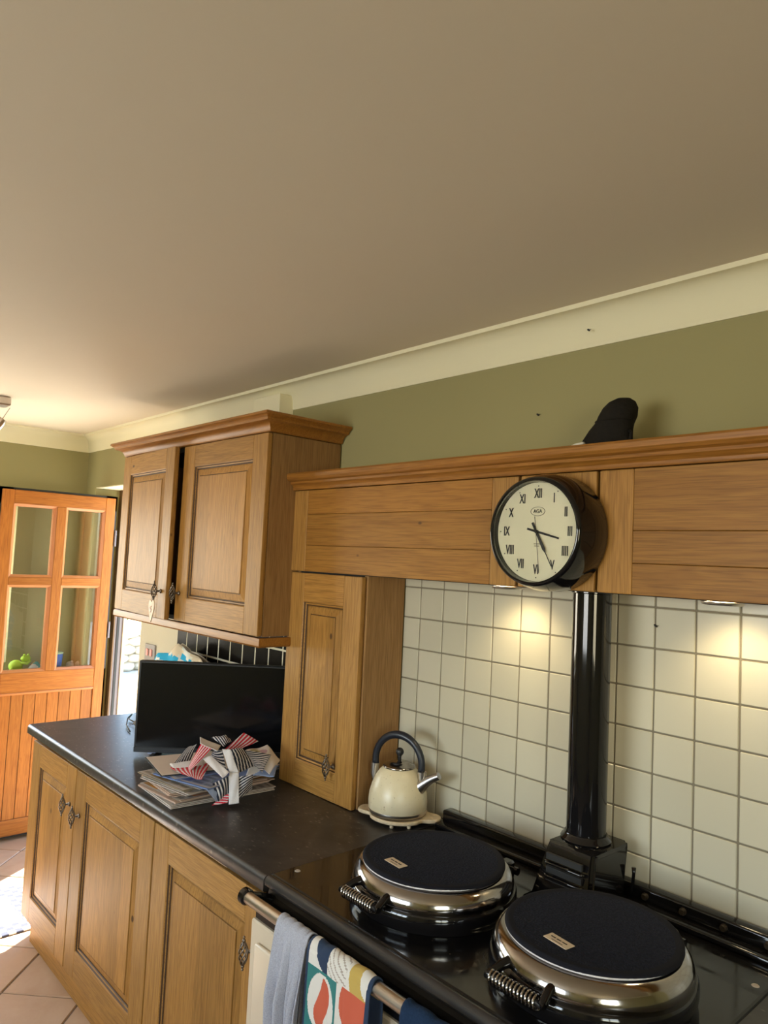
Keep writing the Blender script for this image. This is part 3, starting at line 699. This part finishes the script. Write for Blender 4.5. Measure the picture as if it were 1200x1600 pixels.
# ---------------------------------------------------------------- towels over the rail
def towel(name, label, x0, x1, lf, lb, m, colf=None, nu=50, fold=.012, ph=0, edge=None, thick=.003, r0=.0155):
    def fn(u, v):
        x = x0 + (x1 - x0) * u
        Lt = lf + lb + math.pi * r0; s = v * Lt
        wob = fold * (math.sin(u * 9 + ph) + .5 * math.sin(u * 21 + ph * 2))
        if s < lf:
            k = (lf - s) / lf; return (x + .02 * k * math.sin(ph + 4 * u) * (1 if u < .98 else .6), -.727 - r0 - abs(wob) * min(1, k * 3) - .002, .890 - (lf - s))
        if s < lf + math.pi * r0:
            a = (s - lf) / r0; return (x, -.727 - r0 * math.cos(a) * (1 + .05 * math.sin(u * 30)), .890 + r0 * math.sin(a) * (1 + .25 * abs(math.sin(u * 13 + ph))))
        k = s - lf - math.pi * r0; return (x, min(-.727 + r0 + abs(wob) * .25 * min(1, k * 8), -.7055), .890 - k)
    o = sheet(name, fn, nu, 280 if colf else 110, m, None, colf, thick)
    tag(o, label, 'towel'); return o
towel('towel', 'plain pale grey-blue towel nearest the end bracket of the rail', -1.342, -1.232, .40, .30, fabric('pale_grey_towel', (.40, .40, .45), 400), None, 60, .020, 1.1)
NV, TE, RD, YL, WT = (.018, .035, .075), (.03, .17, .16), (.52, .10, .05), (.48, .33, .08), (.66, .62, .56)
def motif(u, v):
    # u along the rail, v up the cloth (0 at the front hem); printed mid-century ovals and arcs
    if u < .04 or u > .955: return NV
    zz = .46 - v * .77             # distance below the rail
    x = (u - .04) / .915
    if zz < .065:                   # navy, lined and mustard shapes over the rail
        i = min(2, int(x * 3)); fx = x * 3 - i; fz = (zz + .035) / .10
        if zz < -.04: fz = ((zz + .5) % .1) / .1; i = (i + int((zz + .5) * 10)) % 3
        if i == 0: return NV if math.hypot(fx - 1.1, fz - .1) < .95 else WT
        if i == 1: return (.36, .30, .25) if (math.hypot(fx - 1.3, fz + .9) * 7.5) % 1 < .25 else WT
        d = math.hypot(fx - 1.05, fz - .55); return WT if d < .42 else (YL if d < .95 else WT)
    r_ = int((zz - .065) / .125); fz = (zz - .065) / .125 - r_; i = 0 if x < .52 else 1; fx = x / .52 if i == 0 else (x - .52) / .48
    if (i + r_) % 2 == 0:
        e = ((fx - .5) / .44) ** 2 + ((fz - .5) / .47) ** 2
        if e > 1: return TE
        w_ = .20 * math.sin(max(0, min(1, (fz - .08) / .84)) * math.pi) ** .6
        return RD if abs(fx - .5 - .10 * math.sin(fz * 6.3)) < w_ else WT
    d = math.hypot(fx - .62, (fz - .25) * 1.1)
    if d < .52 and fz < .62: return RD
    return YL if (r_ > 0 and math.hypot(fx - 1, fz - 1) < .5) else WT
towel('tea_towel', 'tea towel printed with navy, teal, mustard and red mid-century shapes', -1.226, -1.030, .42, .30, PRINTF, motif, 150, .006, .4)
towel('towel', 'dark navy quilted towel on the rail beyond the patterned tea towel', -.950, -.730, .36, .30, fabric('navy_towel', (.012, .028, .065), 260), None, 50, .010, 2.2)

# ---------------------------------------------------------------- clock
CXk, CZk = -1.022, 1.777; YB, YFc = -.204, -.300
t = empty('wall_clock', (CXk, YB, CZk)); tag(t, 'deep black round clock with cream face and Roman numerals on the overmantel', 'clock')
b = lathe(bmesh.new(), [(.001, 0), (.138, 0), (.141, -.004), (.140, -.055), (.134, -.078), (.130, -.090), (.128, -.097), (.123, -.1015), (.1195, -.1010), (.1185, -.096), (.1180, -.084), (.118, -.076)], seg=96, axis='Y'); auto(mesh_obj('case', b, GLOSS, t), 60)
b = lathe(bmesh.new(), [(.001, -.079), (.1175, -.079), (.1175, -.075), (.001, -.075)], seg=72, axis='Y'); dial = mesh_obj('dial', b, mat('cream_dial', (.70, .66, .46), .6), t)
rn = ['XII', 'I', 'II', 'III', 'IIII', 'V', 'VI', 'VII', 'VIII', 'IX', 'X', 'XI']
for k, s in enumerate(rn):
    a = k * math.pi / 6
    text('numeral', s, .0315, BLACKM, (.090 * math.sin(a), -.0800, .090 * math.cos(a)), (R(90), 0, 0), dial, .58, weight=.0005)
    b = lathe(bmesh.new(), [(.0001, -.0802), (.0013, -.0802), (.0013, -.079)], (.1085 * math.sin(a), 0, .1085 * math.cos(a)), 8, 'Y'); mesh_obj('minute_dot', b, BLACKM, dial)
# oval badge with lettering, maker's lines
pts = [(.020 * math.cos(q), -.0795, .048 + .0105 * math.sin(q)) for q in [2 * math.pi * i / 40 for i in range(41)]]
mesh_obj('oval_badge', tube(bmesh.new(), pts, .0005, 4), BLACKM, dial)
text('lettering', 'AGA', .0125, BLACKM, (0, -.0800, .048), (R(90), 0, 0), dial, .95)
for zz, ww in ((-.029, .0085), (-.034, .0070)):
    b = bmesh.new(); x = -ww
    while x < ww: box(b, x, x + .0016, -.0798, -.0795, zz - .0011, zz + .0011); x += .0024
    mesh_obj('small_print', b, mat('faint_print', (.18, .15, .09), .8), dial)
def hand(name, ang, ln, tail, w, y, tip=None):
    b = bmesh.new(); tip = tip or w * .8
    ps = [(-w / 2 * .9, -tail), (w / 2 * .9, -tail), (w / 2, 0), (tip / 2, ln), (-tip / 2, ln), (-w / 2, 0)]
    if name == 'minute_hand': ps = [(-w / 2, -tail), (w / 2, -tail), (w / 2, 0), (w / 2 + .0012, ln * .5), (tip / 2, ln * .62), (tip / 2, ln), (-tip / 2, ln), (-tip / 2, ln * .62), (-w / 2 - .0012, ln * .5), (-w / 2, 0)]
    f = [b.verts.new((x, y, z)) for x, z in ps]; g = [b.verts.new((x, y + .0008, z)) for x, z in ps]
    b.faces.new(f); b.faces.new(g[::-1])
    for k in range(len(ps)): b.faces.new((f[k], g[k], g[(k + 1) % len(ps)], f[(k + 1) % len(ps)]))
    bmesh.ops.recalc_face_normals(b, faces=b.faces[:])
    o = mesh_obj(name, b, BLACKM, t); o.rotation_euler = (0, R(ang), 0); return o
hand('hour_hand', 104, .064, .028, .0055, -.0825, .0042); hand('minute_hand', 151, .092, .024, .0058, -.0840, .0018); hand('second_hand', 173, .098, .036, .0010, -.0852)
b = lathe(bmesh.new(), [(.0001, -.0865), (.004, -.0855), (.004, -.079)], seg=16, axis='Y'); mesh_obj('hub', b, BLACKM, t)
auto(mesh_obj('dial_glass', lathe(bmesh.new(), [(.0001, -.0975), (.1165, -.0965), (.1165, -.0955), (.0001, -.0965)], seg=72, axis='Y'), mat('clear_glass', (1, 1, 1), 0, Transmission_Weight=1, IOR=1.15), t))

# ---------------------------------------------------------------- kettle on trivet
t = empty('trivet', (-1.610, -.122, .91)); tag(t, 'cream cast iron trivet with two lobed ears under the kettle', 'trivet')
b = bmesh.new(); seg = 96; rings = []
def rr(a):
    d1 = abs(((a - R(31)) + math.pi) % (2 * math.pi) - math.pi); d2 = abs(((a - R(211)) + math.pi) % (2 * math.pi) - math.pi); d = min(d1, d2)
    return .094 + .034 * math.exp(-(d / .30) ** 4) - .004 * math.exp(-((d - .5) / .12) ** 2)
for s, z in ((.001, .023), (.9, .023), (.97, .0245), (1.0, .022), (1.0, .016), (.97, .0135), (.001, .0135)):
    rings.append([b.verts.new((rr(q) * s * math.cos(q), rr(q) * s * math.sin(q), z)) for q in [2 * math.pi * k / seg for k in range(seg)]])
for a, c in zip(rings, rings[1:]):
    for k in range(seg): b.faces.new((a[k], a[(k + 1) % seg], c[(k + 1) % seg], c[k]))
bmesh.ops.recalc_face_normals(b, faces=b.faces[:])
CIRON = fabric('worn_cream_iron', (.66, .53, .35), 60, .5, .3); auto(mesh_obj('plate', b, CIRON, t), 50)
for a in (R(-60), R(60), R(180), R(-20)): 
    mesh_obj('foot', lathe(bmesh.new(), [(.005, .001), (.006, .003), (.006, .0135), (.001, .0135)], (.075 * math.cos(a), .075 * math.sin(a), 0), 12), CIRON, t, True)
def kettle_enamel():
    m = mat('cream_kettle_enamel', rough=.32); v = coords(m, rnd=False); tc = N(m, 'ShaderNodeTexCoord'); sp = N(m, 'ShaderNodeSeparateXYZ'); L(m, tc.outputs['Object'], sp.inputs[0])
    base = mix(m, noise(m, v, 20, 5), (.62, .53, .34), (.70, .62, .44))
    sp2 = ramp(m, noise(m, v, 130, 3), [(.66, (0, 0, 0)), (.72, (1, 1, 1))]); c = mix(m, math_(m, 'MULTIPLY', sp2, .6), base, (.25, .15, .06))
    L(m, c, bsdf(m).inputs['Base Color']); return m
t = empty('kettle', (-1.614, -.126, .935), R(18)); tag(t, 'cream enamel stove kettle with hooped black handle standing on the trivet', 'kettle')
b = lathe(bmesh.new(), [(.001, .010), (.086, .010), (.0885, .014), (.0895, .035), (.0875, .058), (.081, .082), (.071, .105), (.060, .122), (.049, .132), (.046, .134), (.001, .134)], seg=72); mesh_obj('body', b, kettle_enamel(), t, True)
b = lathe(bmesh.new(), [(.001, .0), (.076, .0), (.087, .004), (.0895, .009), (.0895, .015), (.085, .015)], seg=64); auto(mesh_obj('base_ring', b, STEEL, t))
b = lathe(bmesh.new(), [(.047, .132), (.049, .134), (.049, .138), (.044, .140), (.040, .140), (.030, .148), (.012, .154), (.001, .155)], seg=48); ld = mesh_obj('lid', b, CHROME, t, True)
b = lathe(bmesh.new(), [(.001, .152), (.006, .154), (.005, .164), (.007, .168)], seg=16); ball(b, (0, 0, .178), .0125, 18); mesh_obj('knob', b, PLAST, ld, True)
pts = []; rads = []
for k in range(25):
    a = R(-12 + 204 * k / 24); pts.append((.080 * math.cos(a) - .004, 0, .138 + .082 * math.sin(a) + .008)); rads.append(.0125 - .002 * abs(math.cos(a)))
mesh_obj('handle', tube(bmesh.new(), pts, rads, 14), mat('blue_black_handle', (.010, .013, .022), .35), t, True)
for s in (-1, 1):
    b = bmesh.new(); tube(b, [(s * .078 - .004, 0, .075), (s * .083 - .004, 0, .100), (s * .081 - .004, 0, .132)], [.008, .012, .0145], 12); auto(mesh_obj('handle_mount', b, STEEL, t))
b = tube(bmesh.new(), [(.062, 0, .078), (.090, 0, .103), (.110, 0, .117), (.134, 0, .130)], [.024, .0155, .0125, .0105], 20); auto(mesh_obj('spout', b, mat('dull_steel', (.42, .40, .39), .3, 1), t), 50)

# ---------------------------------------------------------------- television
ang = math.atan2(.7507, .6607)
t = empty('television', (-2.683, -.492, .912), ang); tag(t, 'slim black flat television standing on the worktop behind the papers', 'television')
mesh_obj('casing', B(0, .575, 0, .030, .014, .356, bev=.004, seg=2), PLAST, t)
mesh_obj('screen', B(.008, .567, -.0015, .002, .036, .349), mat('dark_screen', (.004, .004, .005), .12), t)
mesh_obj('bottom_bezel', B(.001, .574, -.004, .002, .014, .034, bev=.001), PLAST, t)
mesh_obj('back_housing', B(.10, .47, .030, .055, .05, .28, bev=.01), PLAST, t)
for x in (.07, .50): mesh_obj('foot', B(x, x + .02, -.055, .075, 0, .013, bev=.003), PLAST, t)
mesh_obj('sensor', B(.055, .085, -.003, .001, .008, .0145), mat('clear_sensor', (.3, .35, .5), .2), t)
# cable at its end
pts = [(-3.02, -.36, .915), (-3.12, -.335, .92), (-3.19, -.30, .935), (-3.25, -.255, .935), (-3.235, -.275, .918), (-3.18, -.27, .914)]
tag(mesh_obj('cable', tube(bmesh.new(), pts, .003, 6), mat('grey_cable', (.12, .11, .10), .5), None, True), 'thin grey cable curling on the worktop beyond the television', 'cable')
o = sheet('grey_cloth', lambda u, v: (-3.14 + .15 * u, -.30 + .12 * v, .913 + .075 * math.sin(math.pi * min(1, u * .75 + .12)) * math.sin(math.pi * v) ** .7 + .006 * math.sin(14 * u + 9 * v)), 16, 12, fabric('grey_cloth', (.22, .19, .16), 300), thick=.002)
tag(o, 'small crumpled grey cloth on the worktop behind the television end', 'cloth')
# bag behind the television
BT = [(-3.38, 1.16), (-3.33, 1.197), (-3.22, 1.208), (-3.14, 1.264), (-3.08, 1.246), (-2.95, 1.226), (-2.85, 1.20), (-2.72, 1.14)]
def bag_top(x):
    for (a, za), (b, zb) in zip(BT, BT[1:]):
        if x <= b: return za + (zb - za) * (x - a) / (b - a)
    return BT[-1][1]
def bagc(u, v):
    x = -3.38 + .66 * u; z = .915 + (bag_top(x) - .915) * v
    if x < -2.98 and z < 1.213 + .010 * math.sin(u * 31): return (.02, .38, .60) if math.sin(u * 23 + v * 31) > -.75 else (.75, .72, .62)
    return (.80, .62, .40) if math.sin(u * 17 + v * 9) > -.3 else (.80, .76, .62)
def bagf(u, v):
    x = -3.38 + .66 * u
    return (x, -.105 - .045 * math.cos(v * math.pi * .5) * math.sin(math.pi * u) + .006 * math.sin(u * 27 + v * 9), .915 + (bag_top(x) - .915) * v)
b1 = empty('carrier_bag', (0, 0, 0)); tag(b1, 'crumpled blue and cream carrier bag bulging up behind the television', 'bag')
sheet('front_film', bagf, 60, 26, PRINTF, b1, bagc, .001)
sheet('back_film', lambda u, v: (lambda p: (p[0], min(-.02, -.04 + .02 * math.sin(u * 9)) if v < .97 else p[1] + .02, p[2]))(bagf(u, v)), 30, 12, PRINTF, b1, lambda u, v: (.66, .55, .40), .001)

# ---------------------------------------------------------------- pile of papers
r3 = random.Random(11)
names = ['lowest newspaper', 'second newspaper from the bottom', 'third newspaper up, with orange picture,', 'folded supplement', 'glossy magazine', 'thin grey brochure', 'blue-edged booklet', 'blue printed leaflet', 'cream magazine']
z = .9105
specs = [(-2.185, -.452, .25, .36, -3, .013, 'news'), (-2.188, -.452, .225, .36, 5, .011, 'orange'), (-2.200, -.446, .235, .34, -4, .011, 'orange'), (-2.185, -.450, .245, .345, 9, .008, 'news'),
         (-2.20, -.455, .25, .34, 7, .007, 'mag'), (-2.165, -.440, .24, .33, 12, .005, 'dark'), (-2.150, -.430, .24, .33, 16, .005, 'blue'), (-2.215, -.445, .22, .31, -4, .003, 'blue')]
PG = {'news': PAPER, 'orange': mat('pinkish_newsprint', (.50, .36, .28), .8), 'mag': mat('glossy_edge', (.30, .24, .17), .4), 'dark': mat('grey_edge', (.12, .115, .12), .5), 'blue': mat('blue_edge', (.17, .24, .46), .5)}
def newsc(kind):
    rr_ = random.Random(len(kind) * 7)
    cells = {}
    def f(u, v):
        if u < .02 or u > .98 or v < .015 or v > .985: return (.56, .52, .48)
        key = (int(u * 5), int(v * 6)); 
        if key not in cells:
            q = rr_.random(); cells[key] = None if q < .5 else (tuple(x * rr_.uniform(.6, 1.2) for x in {'orange': (.65, .25, .05), 'mag': (.45, .33, .16), 'dark': (.12, .12, .13), 'blue': (.20, .27, .50)}.get(kind, (.30, .28, .27))))
        c = cells[key]
        if c: return c
        base = {'blue': (.30, .36, .55), 'dark': (.18, .17, .17), 'mag': (.48, .40, .32)}.get(kind, (.46, .42, .39))
        return tuple(x * (.55 if (v * 60) % 1 < .4 and (u * 5) % 1 > .1 else 1) for x in base)
    return f
for i, (x, y, w_, d_, rot, th, kind) in enumerate(specs):
    t = empty('newspaper' if kind in ('news', 'orange') else 'magazine', (x, y, z), R(rot)); tag(t, names[i] + ' in the pile of papers before the television', 'newspaper' if kind in ('news', 'orange') else 'magazine', 'papers piled before the television')
    # leaves fanned slightly
    nl = max(2, int(th / .0025)); b = bmesh.new()
    for k in range(nl):
        e = r3.uniform(-.007, .007); e2 = r3.uniform(-.009, .009)
        box(b, -w_ / 2 + e, w_ / 2 + e, -d_ / 2 + e2, d_ / 2 + e2, th * k / nl + .0002, th * (k + 1) / nl - .0003)
    mesh_obj('pages', b, PG[kind], t)
    sheet('cover', lambda u, v: ((u - .5) * w_, (v - .5) * d_, th + .0002 + .0012 * math.sin(u * 5 + i) * math.sin(v * 4)), 40, 48, PRINT, t, newsc(kind))
    z += th + .0016
# the uppermost item: cream magazine with a black edge
t = empty('magazine', (-2.235, -.485, z), R(-12)); tag(t, 'plain cream magazine with black edge lying topmost under the bunting', 'magazine', 'papers piled before the television')
mesh_obj('cover', B(-.115, .105, -.125, .14, .0022, .0034), mat('cream_cover', (.62, .52, .44), .5), t); mesh_obj('back_cover', B(-.119, .109, -.129, .144, 0, .0021), BLACKM, t)
# loose creased sheets at the back right of the pile
def quad(P, bulge=0., wob=0.0, ph=0):
    P = [Vector(p) for p in P]; nrm = (P[1] - P[0]).cross(P[3] - P[0]).normalized()
    if nrm.y > 0: nrm = -nrm
    def f(u, v):
        p = (P[0] * (1 - u) + P[1] * u) * (1 - v) + (P[3] * (1 - u) + P[2] * u) * v
        return tuple(p + nrm * (bulge * math.sin(math.pi * u) * math.sin(math.pi * v) + wob * math.sin(7 * u + 5 * v + ph)))
    return f
def letterc(u, v): return (.45, .42, .25) if (u - .35) ** 2 + (v - .2) ** 2 < .03 else ((.50, .33, .40) if (u - .6) ** 2 + (v - .3) ** 2 < .02 else (.70, .66, .63))
o = sheet('creased_letter', quad([(-2.12, -.364, 1.035), (-2.119, -.269, 1.042), (-2.046, -.263, 1.01), (-1.984, -.345, .992)], .008, .003), 24, 24, PRINT, None, letterc, .0006); tag(o, 'creased white letter with faded flowers, propped at the back of the pile', 'letter')
o = sheet('folded_leaflet', quad([(-2.16, -.300, .992), (-2.06, -.262, .996), (-1.979, -.330, .982), (-2.03, -.405, .984)], .003, .002), 16, 16, PRINT, None, lambda u, v: (.30, .40, .66) if u + v > 1.2 else (.66, .64, .62), .0015); tag(o, 'white and blue folded leaflet jutting from the pile towards the oak cupboard', 'leaflet')

# ---------------------------------------------------------------- striped bunting heaped on the papers
bn = empty('bunting', (0, 0, 0)); tag(bn, 'heap of navy and red striped flag bunting on white tape over the papers', 'bunting')
NVS, RDS, WHS = (.016, .020, .038), (.52, .018, .035), (.62, .58, .58)
def stripes(c, n, along='u', skew=0.0):
    return lambda u, v: c if (((u if along == 'u' else v) + skew * (v if along == 'u' else u)) * n * .72) % 1 < .6 else WHS
FL = [('A', NVS, 9, 'u', 0, [(-2.239, -.504, 1.04), (-2.228, -.475, 1.05), (-2.224, -.501, 1.0), (-2.211, -.569, 1.0)], .006),
      ('B', RDS, 6.5, 'u', .0, [(-2.15, -.503, 1.075), (-2.122, -.478, 1.06), (-2.112, -.562, 1.0), (-2.155, -.540, 1.004)], .006),
      ('D', RDS, 11, 'u', .2, [(-2.185, -.589, .999), (-2.147, -.47, 1.004), (-2.030, -.561, .996), (-2.08, -.578, .996)], .003),
      ('E', NVS, 7, 'v', .3, [(-2.133, -.471, 1.05), (-2.109, -.449, 1.05), (-2.041, -.47, 1.01), (-2.135, -.474, 1.03)], .006),
      ('F', NVS, 9, 'u', .1, [(-2.08, -.443, 1.06), (-2.073, -.393, 1.06), (-2.047, -.362, 1.004), (-2.021, -.448, .998)], .012),
      ('G', RDS, 7, 'v', .2, [(-2.147, -.421, 1.04), (-2.141, -.351, 1.09), (-2.153, -.283, 1.05), (-2.135, -.36, 1.04)], .004),
      ('H', NVS, 8, 'u', .3, [(-2.243, -.416, 1.06), (-2.216, -.378, 1.07), (-2.174, -.376, 1.06), (-2.159, -.415, 1.05)], .010),
      ('I', (.045, .048, .055), 12, 'v', .5, [(-2.073, -.391, 1.055), (-2.049, -.299, 1.03), (-1.990, -.369, .998), (-2.081, -.362, 1.01)], .010),
      ('J', NVS, 10, 'v', .3, [(-2.0, -.456, .995), (-1.98, -.41, 1.0), (-1.995, -.401, .95), (-1.985, -.456, .93)], .006),
      ('M', NVS, 7, 'u', 0, [(-2.01, -.535, .985), (-2.010, -.477, 1.0), (-2.005, -.474, .945), (-2.005, -.515, .93)], .008),
      ('N', RDS, 5, 'u', .4, [(-2.015, -.530, .918), (-2.010, -.505, .938), (-1.998, -.480, .95), (-1.990, -.490, .925)], .003),
      ('P', (.20, .21, .25), 1, 'u', 0, [(-2.03, -.545, .965), (-2.01, -.511, .985), (-2.003, -.489, .96), (-2.003, -.521, .93)], .008)]
for i, (k, c, n, al, skw, P, bl) in enumerate(FL):
    sheet('flag', quad(P, bl, .0015, i), 48, 24 if al == 'u' else 48, PRINTF, bn, stripes(c, n, al, skw) if k != 'P' else (lambda u, v: (.20, .21, .26)), .0012)
for i, P in enumerate(([(-2.18, -.493, 1.085), (-2.139, -.514, 1.077), (-2.089, -.480, 1.057), (-2.131, -.443, 1.06)],
          [(-2.067, -.474, 1.068), (-2.047, -.458, 1.070), (-2.000, -.450, 1.008), (-2.015, -.475, 1.010)],
          [(-2.015, -.475, 1.010), (-2.000, -.450, 1.008), (-1.968, -.463, .925), (-1.982, -.490, .922)],
          [(-2.120, -.512, 1.032), (-2.105, -.491, 1.042), (-2.004, -.482, 1.012), (-1.999, -.507, 1.0)],
          [(-2.215, -.577, 1.004), (-2.167, -.479, 1.014), (-2.137, -.498, 1.004), (-2.178, -.585, 1.000)])):
    sheet('tape', quad(P, .003, .001, i), 14, 14, WHITEF, bn, None, .0018)

# ---------------------------------------------------------------- shoe on the overmantel
t = empty('suede_shoe', (-.940, -.135, 1.947)); tag(t, 'black suede shoe propped toe up on top of the overmantel', 'shoe')
prof = [(-.006, .0, .076, .036), (-.003, .030, .073, .038), (.006, .055, .064, .038), (.016, .080, .056, .038), (.026, .095, .048, .038), (.034, .112, .046, .037), (.040, .130, .040, .034), (.044, .144, .030, .027), (.046, .152, .017, .015), (.046, .154, .002, .002)]
b = bmesh.new(); rings = []
for i, (x, zz, a_, b_) in enumerate(prof):
    ring = []
    for k in range(28):
        q = 2 * math.pi * k / 28; ring.append(b.verts.new((x + a_ * math.cos(q) + .002 * math.sin(3 * q + i), b_ * math.sin(q) * 1.1, zz)))
    rings.append(ring)
for a, c in zip(rings, rings[1:]):
    for k in range(28): b.faces.new((a[k], a[(k + 1) % 28], c[(k + 1) % 28], c[k]))
b.faces.new(rings[0][::-1]); b.faces.new(rings[-1]); bmesh.ops.recalc_face_normals(b, faces=b.faces[:])
bmesh.ops.translate(b, verts=b.verts[:], vec=(0, 0, .006))
mesh_obj('upper', b, SUEDE, t, True)
b = tube(bmesh.new(), [(-.086, -.010, .036), (-.074, -.030, .043), (-.050, -.040, .046), (-.030, -.042, .047)], .0085, 8); mesh_obj('white_edging', b, mat('white_rubber', (.75, .72, .62), .4), t, True)
b = tube(bmesh.new(), [(.028 + .0478 * math.cos(R(a)), .0415 * math.sin(R(a)), .104) for a in range(195, 350, 10)], .0022, 8); mesh_obj('toe_seam', b, SUEDE, t, True)
b = bmesh.new(); tube(b, [(.068, -.012, .048), (.078, -.018, .056), (.080, -.018, .070), (.070, -.012, .078)], .004, 8); mesh_obj('tassel', b, SUEDE, t, True)

# ---------------------------------------------------------------- checked mat by the doorway
def rugc(u, v):
    x = u * .47; y = v * .85; e = min(x, .47 - x, y, .85 - y)
    if e > .095: return (.72, .70, .66)
    return (.04, .045, .07) if (int(x / .0294) + int(y / .0294)) % 2 else (.66, .62, .56)
o = sheet('door_mat', lambda u, v: (-3.90 + .47 * u, -1.33 + .85 * v, .006 + .001 * math.sin(u * 9)), 64, 116, PRINTF, None, rugc, .006)
tag(o, 'pale doormat with black and white checked border on the stone floor', 'mat')
# small specks in the room: flies on cove, wall, tile
for (x, y, z_, lab) in ((-1.06, -.030, 2.335, 'tiny black fly on the ceiling cove'), (-1.235, -.004, 2.13, 'tiny dark fly on the olive wall above the clock'), (-1.022, -.013, 1.50, 'tiny dark fly on a cream tile beside the flue pipe'), (-.862, -.012, 1.565, 'tiny dark moth on the grout beyond the flue pipe')):
    b = ball(bmesh.new(), (0, 0, 0), .0035, 8, (1.6, .7, .8)); tube(b, [(0, 0, 0), (.006, -.001, .005)], .0008, 4)
    tag(mesh_obj('fly', b, BLACKM, None, True, (x, y, z_), (0, R(35), 0)), lab, 'insect')
